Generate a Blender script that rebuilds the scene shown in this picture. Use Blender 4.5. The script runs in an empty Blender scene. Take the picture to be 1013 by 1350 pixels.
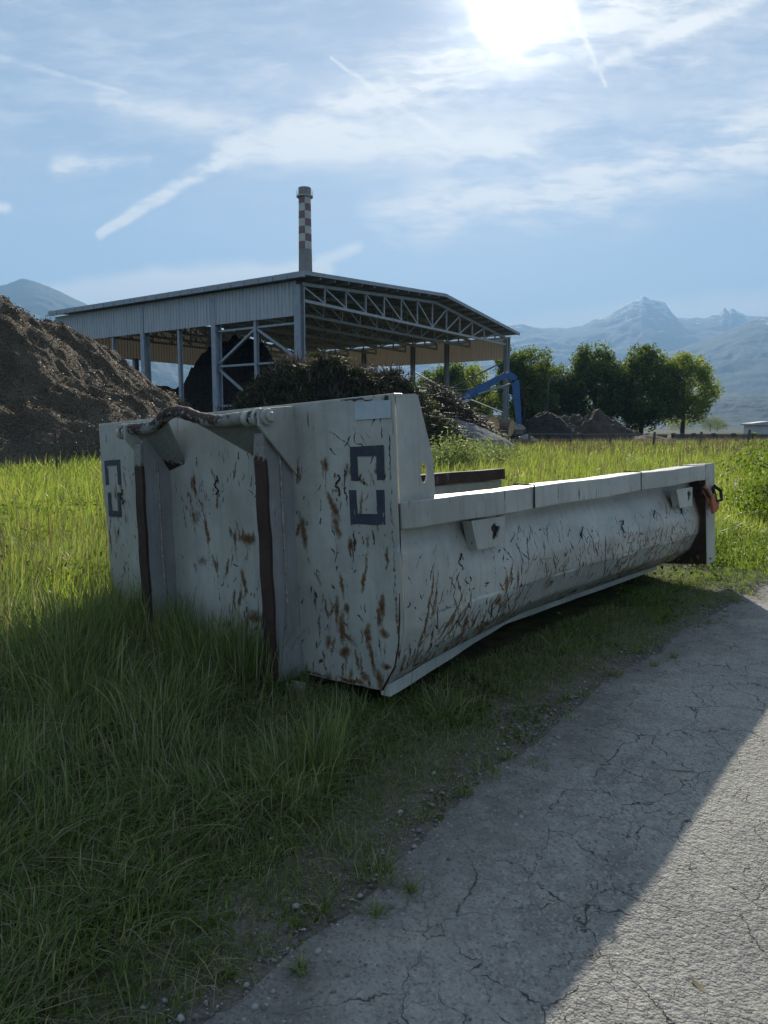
import bpy, bmesh, math, random
import numpy as np
from mathutils import Vector, Matrix, Euler
random.seed(7); rng = np.random.default_rng(11)
R = math.radians
sc = bpy.context.scene
C = sc.collection

# ------------------------------------------------------------------ camera, sky, sun, exposure
CH = 1.197
cam = bpy.data.cameras.new('camera'); camo = bpy.data.objects.new('camera', cam); C.objects.link(camo)
cam.sensor_fit = 'VERTICAL'; cam.sensor_height = 24; cam.lens = 24*970.15/1350
cam.clip_start = 0.05; cam.clip_end = 60000
camo.location = (0, 0, CH); camo.rotation_euler = (R(90-6.403), 0, 0)
sc.camera = camo
SUN_AZ, SUN_EL = 5.1, 26.0
sun = bpy.data.lights.new('sun', 'SUN'); suno = bpy.data.objects.new('sun', sun); C.objects.link(suno)
sun.energy = 4.7; sun.angle = R(0.5); sun.color = (1.0, .93, .80)
sd = Vector((math.sin(R(SUN_AZ))*math.cos(R(SUN_EL)), math.cos(R(SUN_AZ))*math.cos(R(SUN_EL)), math.sin(R(SUN_EL))))
suno.rotation_euler = sd.to_track_quat('Z', 'Y').to_euler()
sc.view_settings.view_transform = 'Standard'; sc.view_settings.look = 'None'
sc.view_settings.exposure = 1.12; sc.view_settings.gamma = 1
sc.render.engine = 'CYCLES'
sc.cycles.use_denoising = True
sc.cycles.max_bounces = 7; sc.cycles.diffuse_bounces = 3; sc.cycles.transmission_bounces = 4
sc.cycles.transparent_max_bounces = 6; sc.cycles.volume_bounces = 0
sc.cycles.caustics_reflective = False; sc.cycles.caustics_refractive = False

class NT:
    """small helper for node trees"""
    def __init__(s, tree): s.t = tree; s.n = tree.nodes; s.l = tree.links
    def new(s, typ, **kw):
        nd = s.n.new(typ)
        for k, v in kw.items(): setattr(nd, k, v)
        return nd
    def put(s, sock, v):
        if isinstance(v, bpy.types.NodeSocket): s.l.new(v, sock)
        elif v is not None: sock.default_value = v
    def m(s, op, a, b=None, c=None, clamp=False):
        nd = s.new('ShaderNodeMath', operation=op, use_clamp=clamp)
        s.put(nd.inputs[0], a)
        if b is not None: s.put(nd.inputs[1], b)
        if c is not None: s.put(nd.inputs[2], c)
        return nd.outputs[0]
    def mr(s, v, a, b, c=0., d=1., smooth=True):
        nd = s.new('ShaderNodeMapRange', interpolation_type='SMOOTHSTEP' if smooth else 'LINEAR')
        for i, x in enumerate((v, a, b, c, d)): s.put(nd.inputs[i], x)
        return nd.outputs[0]
    def mix(s, f, a, b, blend='MIX'):
        nd = s.new('ShaderNodeMix', data_type='RGBA', blend_type=blend)
        s.put(nd.inputs[0], f)
        s.put(nd.inputs[6], a if isinstance(a, bpy.types.NodeSocket) else (*a, 1))
        s.put(nd.inputs[7], b if isinstance(b, bpy.types.NodeSocket) else (*b, 1))
        return nd.outputs[2]
    def noise(s, vec, scale, detail=4, rough=.55, dist=0., dims='3D'):
        nd = s.new('ShaderNodeTexNoise', noise_dimensions=dims)
        if vec is not None: s.put(nd.inputs['Vector'], vec)
        nd.inputs['Scale'].default_value = scale; nd.inputs['Detail'].default_value = detail
        nd.inputs['Roughness'].default_value = rough; nd.inputs['Distortion'].default_value = dist
        return nd.outputs['Fac'], nd.outputs['Color']
    def voro(s, vec, scale, feature='F1', rand=1.):
        nd = s.new('ShaderNodeTexVoronoi', feature=feature)
        if vec is not None: s.put(nd.inputs['Vector'], vec)
        nd.inputs['Scale'].default_value = scale; nd.inputs['Randomness'].default_value = rand
        return nd
    def mapv(s, vec, scale=(1, 1, 1), loc=(0, 0, 0), rot=(0, 0, 0)):
        nd = s.new('ShaderNodeMapping')
        s.put(nd.inputs[0], vec); nd.inputs[1].default_value = loc; nd.inputs[2].default_value = rot; nd.inputs[3].default_value = scale
        return nd.outputs[0]
    def vadd(s, a, b, op='ADD', sc=None):
        nd = s.new('ShaderNodeVectorMath', operation=op); s.put(nd.inputs[0], a); s.put(nd.inputs[1], b)
        if sc is not None: s.put(nd.inputs[3], sc)
        return nd.outputs[0]
    def bump(s, h, strength, dist, normal=None):
        nd = s.new('ShaderNodeBump'); s.put(nd.inputs['Height'], h)
        nd.inputs['Strength'].default_value = strength; nd.inputs['Distance'].default_value = dist
        if normal: s.put(nd.inputs['Normal'], normal)
        return nd.outputs[0]

# ---- world: daylight sky with cirrus and contrails laid out in world directions
w = bpy.data.worlds.new("World"); sc.world = w; w.use_nodes = True
T = NT(w.node_tree); T.n.clear()
SKY_STR = 0.066
sky = T.new('ShaderNodeTexSky', sky_type='NISHITA')
sky.sun_disc = False; sky.sun_elevation = R(SUN_EL); sky.sun_rotation = R(SUN_AZ); sky.altitude = 400; sky.air_density = 1.0; sky.dust_density = .18; sky.ozone_density = 3.0
tc = T.new('ShaderNodeTexCoord').outputs['Generated']
sp = T.new('ShaderNodeSeparateXYZ'); T.l.new(tc, sp.inputs[0])
yy = T.m('MAXIMUM', T.m('ABSOLUTE', sp.outputs[1]), .02)
U = T.m('DIVIDE', sp.outputs[0], yy); V = T.m('DIVIDE', sp.outputs[2], yy)
cv = T.new('ShaderNodeCombineXYZ'); T.l.new(U, cv.inputs[0]); T.l.new(V, cv.inputs[1]); T.l.new(T.m('SIGN', sp.outputs[1]), cv.inputs[2])
uv = cv.outputs[0]
_, wc = T.noise(uv, 6, 4, .6)
wob = T.vadd(T.vadd(wc, (.5, .5, .5), 'SUBTRACT'), None, 'SCALE', .03)
_, wc2 = T.noise(uv, 28, 3, .6)
wob2 = T.vadd(T.vadd(wc2, (.5, .5, .5), 'SUBTRACT'), None, 'SCALE', .010)
uvw = T.vadd(T.vadd(uv, wob), wob2)
sw = T.new('ShaderNodeSeparateXYZ'); T.l.new(uvw, sw.inputs[0]); Uw, Vw = sw.outputs[0], sw.outputs[1]
sv = T.new('ShaderNodeSeparateXYZ'); T.l.new(T.vadd(uv, wob2), sv.inputs[0]); Us, Vs = sv.outputs[0], sv.outputs[1]
def capsule(x0, y0, x1, y1, w0, w1, amt, soft=1., fine=False):
    u, v = (Us, Vs) if fine else (Uw, Vw)
    dx, dy = x1-x0, y1-y0; L2 = dx*dx+dy*dy
    du = T.m('SUBTRACT', u, x0); dv = T.m('SUBTRACT', v, y0)
    t = T.m('ADD', T.m('MULTIPLY', du, dx/L2), T.m('MULTIPLY', dv, dy/L2), clamp=True)
    ex = T.m('SUBTRACT', du, T.m('MULTIPLY', t, dx)); ey = T.m('SUBTRACT', dv, T.m('MULTIPLY', t, dy))
    d = T.m('SQRT', T.m('ADD', T.m('MULTIPLY', ex, ex), T.m('MULTIPLY', ey, ey)))
    wd = T.m('ADD', T.m('MULTIPLY', t, w1-w0), w0)
    q = T.m('DIVIDE', d, wd)
    return T.mr(q, 1.0, 1.0-soft, 0, amt)
def union(lst):
    o = lst[0]
    for x in lst[1:]: o = T.m('MAXIMUM', o, x)
    return o
# streak noises
ang = R(-32)
s1, _ = T.noise(T.mapv(uvw, (3.2, 12, 1), rot=(0, 0, ang)), 1.3, 5, .58, .3)
s2, _ = T.noise(T.mapv(uvw, (3, 11, 1), (3, 1, 0), (0, 0, R(-8))), 1.5, 5, .58, .3)
s3, _ = T.noise(uvw, 20, 6, .65, .3)
s5, _ = T.noise(T.mapv(uvw, (9, 40, 1), rot=(0, 0, R(-30))), 2.2, 5, .66, .4)
s6, _ = T.noise(T.mapv(uvw, (8, 44, 1), (2, 0, 0), rot=(0, 0, R(-6))), 2.4, 5, .66, .4)
s4, _ = T.noise(uvw, 2.2, 4, .6, .2)
band = union([capsule(-.372, .255, -.19, .362, .009, .018, 1.1, .75, True), capsule(-.20, .358, -.10, .383, .03, .04, .9, .9),
              capsule(-.10, .383, .02, .44, .045, .07, .95), capsule(.02, .44, .19, .52, .085, .13, 1.15), capsule(.19, .52, .6, .66, .15, .25, .9),
              capsule(-.42, .337, -.31, .348, .022, .013, 1., .9, True), capsule(-.36, .42, -.16, .385, .02, .03, .38)])
patch = union([capsule(-.01, .285, .12, .28, .04, .06, .85), capsule(.05, .285, .30, .31, .06, .085, 1.15), capsule(.25, .32, .56, .39, .085, .08, .95),
               capsule(-.12, .365, .30, .36, .04, .07, .7), capsule(.0, .25, .02, .245, .012, .012, .3)])
low = union([capsule(-.52, .165, -.28, .19, .02, .035, .9), capsule(-.30, .19, -.08, .205, .035, .022, .85), capsule(-.085, .215, -.04, .235, .018, .014, .55),
             capsule(.16, .125, .34, .155, .03, .03, .75), capsule(.30, .15, .60, .155, .03, .05, .65), capsule(-.56, .29, -.50, .285, .022, .014, .55)])
fine = union([capsule(-.068, .472, -.018, .438, .003, .006, .5, 1, True), capsule(-.018, .438, .095, .365, .006, .009, .35, 1, True),
              capsule(.225, .56, .283, .438, .011, .004, .7, 1, True), capsule(.27, .46, .50, .56, .012, .02, .6, 1, True), capsule(-.52, .48, -.33, .43, .008, .004, .3, 1, True)])
nb_ = T.m('ADD', T.m('MULTIPLY', s1, .60), T.m('ADD', T.m('MULTIPLY', s3, .10), T.m('MULTIPLY', s5, .30)))
np_ = T.m('ADD', T.m('MULTIPLY', s2, .62), T.m('ADD', T.m('MULTIPLY', s3, .10), T.m('MULTIPLY', s6, .28)))
mb = T.m('MULTIPLY', band, T.mr(nb_, .38, .58, .10, 1.05)); mp = T.m('MULTIPLY', patch, T.mr(np_, .38, .57, .05, 1.1))
ml = T.m('MULTIPLY', low, T.mr(np_, .25, .52, .3, 1.6))
wisps = T.m('MULTIPLY', T.mr(nb_, .40, .68, 0, .5), T.mr(s4, .34, .58, .12, 1.)); wisps2 = T.m('MULTIPLY', T.mr(np_, .42, .66, 0, .42), T.mr(s4, .66, .45, .1, 1.))
wisps = T.m('MULTIPLY', T.m('MAXIMUM', wisps, wisps2), T.mr(V, .22, .42, .05, 1.))
fine = T.m('MULTIPLY', fine, T.mr(s3, .35, .6, .35, 1.))
cm = T.m('ADD', T.m('ADD', mb, mp), T.m('ADD', ml, T.m('ADD', fine, wisps)), clamp=True)
cm = T.m('MULTIPLY', cm, T.mr(sp.outputs[1], .0, .45, .05, 1.))
# brightness of thin cloud falls off away from the sun (forward scattering), with the sun's own aureole
dt = T.new('ShaderNodeVectorMath', operation='DOT_PRODUCT'); T.l.new(tc, dt.inputs[0])
sdir = Vector((.167, 1, .545)).normalized(); dt.inputs[1].default_value = sdir
cosg = dt.outputs['Value']
gl = T.m('POWER', T.m('MAXIMUM', cosg, 0), 30.)
cb = T.m('ADD', T.m('MULTIPLY', gl, 1.2), 8.0)
# measured sky blend: keep the Nishita hue but limit its brightness near the horizon under the sun
skyc = T.mix(1.0, sky.outputs[0], (1.0, 1.0, 1.0), 'MULTIPLY')
skyc = T.mix(1.0, skyc, (.92, .88, .82), 'MULTIPLY')
skyc = T.mix(.30, skyc, (4.6, 4.9, 5.1))   # a thin even veil of high cirrus
cc = T.new('ShaderNodeVectorMath', operation='SCALE'); cc.inputs[0].default_value = (1.0, .985, .95); T.l.new(cb, cc.inputs[3])
col = T.mix(cm, skyc, cc.outputs[0])
a1 = T.m('MULTIPLY', T.m('POWER', T.m('MAXIMUM', cosg, 0), 420.), 6.)
a2 = T.m('MULTIPLY', T.mr(cosg, math.cos(R(3.4)), math.cos(R(.8))), 14.)
ac = T.new('ShaderNodeVectorMath', operation='SCALE'); ac.inputs[0].default_value = (1., .97, .92); T.l.new(T.m('ADD', a1, a2), ac.inputs[3])
col = T.vadd(col, ac.outputs[0])
bg = T.new('ShaderNodeBackground'); T.l.new(col, bg.inputs[0]); bg.inputs[1].default_value = SKY_STR
wo = T.new('ShaderNodeOutputWorld'); T.l.new(bg.outputs[0], wo.inputs[0])

# ------------------------------------------------------------------ helpers
def tag(o, label=None, cat=None, group=None, kind=None):
    if label: o['label'] = label
    if cat: o['category'] = cat
    if group: o['group'] = group
    if kind: o['kind'] = kind
    return o
def link(o, parent=None):
    C.objects.link(o)
    if parent: o.parent = parent
    return o
def empty(name, loc=(0, 0, 0), rot=(0, 0, 0)):
    o = bpy.data.objects.new(name, None); o.empty_display_size = .2
    o.location = loc; o.rotation_euler = rot; return link(o)
def mesh_obj(name, V, F, mat, parent=None, smooth=False, attrs=None):
    me = bpy.data.meshes.new(name)
    if isinstance(F, np.ndarray):
        V = np.asarray(V, np.float32); n = F.shape[1]
        me.vertices.add(len(V)); me.vertices.foreach_set('co', V.ravel())
        me.loops.add(F.size); me.loops.foreach_set('vertex_index', F.ravel().astype(np.int32))
        me.polygons.add(len(F)); me.polygons.foreach_set('loop_start', np.arange(0, F.size, n, dtype=np.int32))
        me.update(calc_edges=True)
    else:
        me.from_pydata([tuple(v) for v in V], [], [tuple(f) for f in F]); me.update()
    if smooth: me.polygons.foreach_set('use_smooth', np.ones(len(me.polygons), bool))
    if attrs:
        for k, a in attrs.items():
            at = me.attributes.new(k, 'FLOAT', 'POINT'); at.data.foreach_set('value', np.asarray(a, np.float32))
    if mat:
        for mm in (mat if isinstance(mat, (list, tuple)) else [mat]): me.materials.append(mm)
    return link(bpy.data.objects.new(name, me), parent)
class MB:
    def __init__(s): s.V = []; s.F = []
    def add(s, V, F):
        o = len(s.V); s.V += [tuple(v) for v in V]; s.F += [tuple(i+o for i in f) for f in F]
    def hexa(s, P):   # 8 points: bottom quad then top quad
        s.add(P, [(3, 2, 1, 0), (4, 5, 6, 7), (0, 1, 5, 4), (1, 2, 6, 5), (2, 3, 7, 6), (3, 0, 4, 7)])
    def box(s, a, b):
        (x0, y0, z0), (x1, y1, z1) = a, b
        s.hexa([(x0, y0, z0), (x1, y0, z0), (x1, y1, z0), (x0, y1, z0), (x0, y0, z1), (x1, y0, z1), (x1, y1, z1), (x0, y1, z1)])
    def prism(s, P, off):   # polygon extruded by a vector
        n = len(P); off = Vector(off); Q = [Vector(p) for p in P]
        s.add([*Q, *[q+off for q in Q]], [tuple(range(n))[::-1], tuple(range(n, 2*n))]+[(i, (i+1) % n, n+(i+1) % n, n+i) for i in range(n)])
    def beam(s, a, b, w, h, up=(0, 0, 1)):
        a, b = Vector(a), Vector(b); d = (b-a).normalized(); u = Vector(up)
        sx = d.cross(u)
        if sx.length < 1e-4: sx = d.cross(Vector((1, 0, 0)))
        sx.normalize(); u = sx.cross(d)
        P = []
        for p in (a, b):
            for (i, j) in ((-1, -1), (1, -1), (1, 1), (-1, 1)): P.append(p+sx*(w/2*i)+u*(h/2*j))
        s.hexa(P)
    def tube(s, pts, rad, n=10, cap=True):
        pts = [Vector(p) for p in pts]; k = len(pts)
        if not hasattr(rad, '__len__'): rad = [rad]*k
        o = len(s.V); prev = None
        for i, p in enumerate(pts):
            d = (pts[min(i+1, k-1)]-pts[max(i-1, 0)]).normalized()
            if prev is None:
                x = d.cross(Vector((0, 0, 1)))
                if x.length < .01: x = d.cross(Vector((0, 1, 0)))
            else: x = prev-d*prev.dot(d)
            x.normalize(); prev = x; y = d.cross(x)
            for j in range(n):
                t = 2*math.pi*j/n; s.V.append(tuple(p+(x*math.cos(t)+y*math.sin(t))*rad[i]))
        for i in range(k-1):
            for j in range(n):
                j2 = (j+1) % n; s.F.append((o+i*n+j, o+i*n+j2, o+(i+1)*n+j2, o+(i+1)*n+j))
        if cap: s.F.append(tuple(o+j for j in range(n))[::-1]); s.F.append(tuple(o+(k-1)*n+j for j in range(n)))
    def build(s, name, mat, parent=None, smooth=False, bevel=0, auto=None):
        o = mesh_obj(name, s.V, s.F, mat, parent, smooth)
        if auto:
            o.data.polygons.foreach_set('use_smooth', np.ones(len(o.data.polygons), bool)); o.data.set_sharp_from_angle(angle=R(auto))
        if bevel:
            md = o.modifiers.new('bevel', 'BEVEL'); md.width = bevel; md.segments = 2; md.limit_method = 'ANGLE'; md.angle_limit = R(35)
        return o
# numpy value noise
def vnoise(x, y, seed=0):
    def h(i, j): 
        a = np.sin(i*127.1+j*311.7+seed*74.7)*43758.5453; return a-np.floor(a)
    xi, yi = np.floor(x), np.floor(y); fx, fy = x-xi, y-yi
    fx = fx*fx*(3-2*fx); fy = fy*fy*(3-2*fy)
    return (h(xi, yi)*(1-fx)+h(xi+1, yi)*fx)*(1-fy)+(h(xi, yi+1)*(1-fx)+h(xi+1, yi+1)*fx)*fy
def fbm(x, y, seed=0, o=4, g=.5):
    a = 1.; s = 0; n = 0
    for k in range(o): s = s+a*vnoise(x*2**k, y*2**k, seed+k*3.1); n += a; a *= g
    return s/n

def new_mat(name):
    m = bpy.data.materials.new(name); m.use_nodes = True; t = NT(m.node_tree); t.n.clear()
    out = t.new('ShaderNodeOutputMaterial'); return m, t, out
def principled(t, out, base, rough=.6, metal=0., normal=None, spec=.5):
    b = t.new('ShaderNodeBsdfPrincipled')
    t.put(b.inputs['Base Color'], base if isinstance(base, bpy.types.NodeSocket) else (*base, 1))
    t.put(b.inputs['Roughness'], rough); t.put(b.inputs['Metallic'], metal); b.inputs['Specular IOR Level'].default_value = spec
    if normal: t.put(b.inputs['Normal'], normal)
    if out: t.l.new(b.outputs[0], out.inputs[0])
    return b
def simple(name, a, b=None, scale=4., rough=.7, metal=0., bump=0., bd=.01, spec=.4, detail=5):
    m, t, out = new_mat(name); oc = t.new('ShaderNodeTexCoord').outputs['Object']
    f, _ = t.noise(oc, scale, detail, .65)
    col = t.mix(t.mr(f, .3, .7), a, b or tuple(x*.7 for x in a))
    nm = t.bump(f, bump, bd) if bump else None
    principled(t, out, col, rough, metal, nm, spec); return m
def leafy(name, cols, rough=.6, trans=.45, tcol=None, spec=.3):
    """foliage: colour differs blade by blade, light shines through"""
    m, t, out = new_mat(name); g = t.new('ShaderNodeNewGeometry').outputs['Random Per Island']
    cr = t.new('ShaderNodeValToRGB'); t.l.new(g, cr.inputs[0]); e = cr.color_ramp.elements
    cr.color_ramp.interpolation = 'LINEAR'
    for i, (p, c) in enumerate(cols):
        if i < 2: e[i].position = p; e[i].color = (*c, 1)
        else: x = e.new(p); x.color = (*c, 1)
    b = principled(t, None, cr.outputs[0], rough, spec=spec)
    tr = t.new('ShaderNodeBsdfTranslucent')
    t.l.new(t.mix(1., cr.outputs[0], tcol or (1.7, 1.9, .7), 'MULTIPLY'), tr.inputs[0])
    mx = t.new('ShaderNodeMixShader'); mx.inputs[0].default_value = trans
    t.l.new(b.outputs[0], mx.inputs[1]); t.l.new(tr.outputs[0], mx.inputs[2]); t.l.new(mx.outputs[0], out.inputs[0]); return m

# ------------------------------------------------------------------ ground, path
# ground heights: flat, gently uneven grass verge
E_PTS = np.array([(-1.9, -.6), (-.95, .62), (-.385, 1.47), (-.055, 1.89), (.39, 2.54), (1.06, 3.39), (2.34, 4.9), (3.35, 6.0), (6.5, 9.4), (13, 16.2), (30, 33)])
def edge_dist(x, y):
    """signed distance to the edge of the path, positive on the grass side"""
    best = np.full(x.shape, 1e9); sg = np.ones(x.shape)
    for (a, b) in zip(E_PTS[:-1], E_PTS[1:]):
        d = b-a; L = d@d; t = np.clip(((x-a[0])*d[0]+(y-a[1])*d[1])/L, 0, 1)
        ex, ey = x-a[0]-t*d[0], y-a[1]-t*d[1]; q = np.hypot(ex, ey); cr = d[0]*(y-a[1])-d[1]*(x-a[0])
        mk = q < best; best = np.where(mk, q, best); sg = np.where(mk, np.sign(cr), sg)
    return best*sg
def dip(y):
    k = np.clip((3.5-y)/2.3, 0, 1); return -.08*k*k*(3-2*k)
def gz(x, y):
    d = edge_dist(x, y)
    return dip(y)+np.clip(d-.15, 0, 1.2)*.035*(.4+fbm(x*1.3, y*1.3, 5))*np.clip(1-(y-12)/10, 0, 1)

m_grd, t, out = new_mat('field_soil'); pos = t.new('ShaderNodeNewGeometry').outputs['Position']
f1, _ = t.noise(pos, .35, 6, .7); f2, _ = t.noise(pos, 9, 6, .7)
c1 = t.mix(t.mr(f1, .35, .65), (.055, .075, .022), (.10, .085, .045))
c1 = t.mix(t.mr(f2, .3, .7), c1, (.035, .035, .02))
principled(t, out, c1, .95, normal=t.bump(f2, .6, .03), spec=.1)
m_dirt, t, out = new_mat('verge_dirt'); pos = t.new('ShaderNodeNewGeometry').outputs['Position']
f1, _ = t.noise(pos, 3, 6, .7); f2, _ = t.noise(pos, 60, 5, .75); v = t.voro(pos, 90)
c1 = t.mix(t.mr(f1, .3, .7), (.18, .162, .135), (.27, .245, .21))
c1 = t.mix(t.mr(v.outputs['Distance'], .1, .5, .0, .5), c1, (.09, .08, .068)); c1 = t.mix(t.mr(f2, .55, .75, 0, .6), c1, (.28, .265, .245))
principled(t, out, c1, .95, normal=t.bump(t.m('ADD', f2, t.m('MULTIPLY', v.outputs['Distance'], .6)), .9, .012), spec=.15)

def grid_sheet(name, xs, ys, zf, mat, kind='structure', **kw):
    X, Y = np.meshgrid(xs, ys); Z = zf(X, Y); nx, ny = len(xs), len(ys)
    V = np.stack([X, Y, Z], -1).reshape(-1, 3); i = np.arange(nx*ny).reshape(ny, nx)
    F = np.stack([i[:-1, :-1], i[:-1, 1:], i[1:, 1:], i[1:, :-1]], -1).reshape(-1, 4)
    o = mesh_obj(name, V, F, mat, smooth=True, **kw); tag(o, kind=kind); return o
far = [60, 120, 300, 800, 2000, 5000, 10500]
xs = np.array([-v for v in far[::-1]]+list(np.arange(-30, -4, 1.))+list(np.arange(-4, 4, .12))+list(np.arange(4, 31, 1.))+far)
ys = np.array([-10500, -2000, -300, -40, -8]+list(np.arange(-3, 8, .12))+list(np.arange(8, 31, 1.))+far)
def zg(X, Y): return gz(X, Y)-.004
ground = grid_sheet('ground', xs, ys, zg, m_grd)

# path surface: cracked old asphalt; verge of trodden dirt and grit
m_path, t, out = new_mat('cracked_asphalt'); pos = t.new('ShaderNodeNewGeometry').outputs['Position']
_, wcol = t.noise(pos, 3.2, 5, .62); wv = t.vadd(pos, t.vadd(t.vadd(wcol, (.5, .5, .5), 'SUBTRACT'), None, 'SCALE', .26))
_, wcol2 = t.noise(pos, 22, 3, .6); wv = t.vadd(wv, t.vadd(t.vadd(wcol2, (.5, .5, .5), 'SUBTRACT'), None, 'SCALE', .016))
vb = t.voro(t.mapv(wv, (1, 1, 0)), 3.9, 'DISTANCE_TO_EDGE'); vs_ = t.voro(t.mapv(wv, (1, 1, 0), (4, 2, 0)), 7.5, 'DISTANCE_TO_EDGE')
msk, _ = t.noise(pos, 1.1, 3, .6); mskb, _ = t.noise(t.mapv(pos, loc=(9, 3, 0)), 1.7, 3, .6); wn, _ = t.noise(pos, 14, 3, .6)
sepp = t.new('ShaderNodeSeparateXYZ'); t.l.new(pos, sepp.inputs[0])
nearf = t.mr(sepp.outputs[1], 3.6, 1.6, 0, 1)
wid = t.m('MULTIPLY', t.mr(wn, .35, .7, .003, .010), t.mr(t.m('ADD', msk, t.m('MULTIPLY', nearf, .14)), .37, .50))
ck = t.m('MULTIPLY', t.mr(t.m('DIVIDE', vb.outputs['Distance'], t.m('ADD', wid, .0005)), 1.0, .3), t.mr(wid, .001, .006))
wid2 = t.m('MULTIPLY', t.mr(wn, .35, .7, .003, .011), t.mr(t.m('ADD', mskb, t.m('MULTIPLY', nearf, .08)), .46, .58))
ck2 = t.m('MULTIPLY', t.mr(t.m('DIVIDE', vs_.outputs['Distance'], t.m('ADD', wid2, .0005)), 1.0, .3), t.mr(wid2, .002, .01))
crack = t.m('MAXIMUM', ck, t.m('MULTIPLY', ck2, .8))
ag = t.voro(pos, 140); agc = t.new('ShaderNodeSeparateColor'); t.l.new(ag.outputs['Color'], agc.inputs[0])
ag2 = t.voro(pos, 62); agc2 = t.new('ShaderNodeSeparateColor'); t.l.new(ag2.outputs['Color'], agc2.inputs[0])
fb, _ = t.noise(pos, 1.0, 7, .68); fm, _ = t.noise(pos, 11, 7, .72); ff, _ = t.noise(pos, 130, 4, .75)
base = t.mix(t.mr(fb, .36, .62), (.21, .20, .182), (.37, .348, .305))
base = t.mix(t.mr(fm, .46, .66, 0, .75), base, (.40, .375, .325))
base = t.mix(t.mr(fm, .5, .3, 0, .6), base, (.16, .153, .145))
base = t.mix(t.m('MULTIPLY', t.mr(agc.outputs[0], .2, .9), .62), base, t.mix(agc.outputs[1], (.08, .078, .075), (.46, .44, .40)))
base = t.mix(t.mr(agc2.outputs[0], .93, .97, 0, .35), base, (.44, .42, .39))
ea = t.new('ShaderNodeAttribute', attribute_name='edge').outputs['Fac']
fe, _ = t.noise(pos, 2.2, 6, .7)
ef = t.mr(t.m('ADD', ea, t.m('MULTIPLY', t.m('SUBTRACT', fe, .5), .75)), .0, .36)
dcol = t.mix(t.mr(fm, .35, .65), (.15, .14, .125), (.24, .225, .205)); dcol = t.mix(t.mr(agc.outputs[0], .5, .9, 0, .5), dcol, (.10, .09, .08))
base = t.mix(ef, dcol, base); crack = t.m('MULTIPLY', crack, ef)
base = t.mix(t.m('MULTIPLY', crack, .85), base, (.05, .046, .04))
hh = t.m('ADD', t.m('ADD', t.m('MULTIPLY', fm, .45), t.m('MULTIPLY', ff, .34)), t.m('ADD', t.m('MULTIPLY', ag2.outputs['Distance'], -.42), t.m('MULTIPLY', ag.outputs['Distance'], -.30)))
hh = t.m('ADD', hh, t.m('MULTIPLY', crack, -1.3))
principled(t, out, base, t.mr(fm, .3, .7, .75, .95), normal=t.bump(hh, 1., .014), spec=.3)

# path strip: left edge ragged, right edge far off to the right
def along(n=420):
    seg = np.hypot(*np.diff(E_PTS, axis=0).T); s = np.concatenate([[0], np.cumsum(seg)]); q = np.concatenate([np.linspace(0, 9, n), np.linspace(9.3, s[-1], 60)])
    return q, np.stack([np.interp(q, s, E_PTS[:, 0]), np.interp(q, s, E_PTS[:, 1])], -1)
q, EP = along()
for _ in range(12): EP[1:-1] = (EP[:-2]+EP[2:]+2*EP[1:-1])/4
nn = np.array([.79, -.61])
def strip(name, offs, z, mat, ragged):
    cols = []
    for k, o in enumerate(offs):
        e = EP+nn*o
        if k == 0: e = e+nn*(ragged*((fbm(q*2.2, q*0, 3)-.5)*2+(fbm(q*14, q*0+4, 8)-.5)*.7))[:, None]
        cols.append(np.concatenate([e, z+dip(e[:, 1:2])], 1))
    n, k = len(q), len(offs); V = np.stack(cols, 1).reshape(-1, 3); i = np.arange(n*k).reshape(n, k)
    F = np.stack([i[:-1, :-1], i[:-1, 1:], i[1:, 1:], i[1:, :-1]], -1).reshape(-1, 4)
    ed = np.broadcast_to(np.array(offs)[None], (n, k)).ravel()
    return tag(mesh_obj(name, V, F, mat, smooth=True, attrs={'edge': ed}), kind='structure')
strip('path', [.01, .06, .14, .25, .4]+[.4+.1*k_ for k_ in range(1, 33)], .012, m_path, .05)
dirt = strip('dirt_verge', [-.35+.1*k_ for k_ in range(0, 42)], .005, m_dirt, .16)

# ------------------------------------------------------------------ the roll-off container
YAW, ROLL, TP = 41.197, 3.418, .334
def rotm():
    c, s = math.cos(R(YAW)), math.sin(R(YAW)); Rz = Matrix(((c, s, 0), (-s, c, 0), (0, 0, 1)))
    a = R(-ROLL); Ry = Matrix(((math.cos(a), 0, math.sin(a)), (0, 1, 0), (-math.sin(a), 0, math.cos(a))))
    b = R(-TP); Rx = Matrix(((1, 0, 0), (0, math.cos(b), -math.sin(b)), (0, math.sin(b), math.cos(b))))
    return Rz@Ry@Rx
CM = rotm(); CO = Vector((.085, 2.938, .118))
def cw(x, y, z=0): return CO+CM@Vector((x, y, z))

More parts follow.
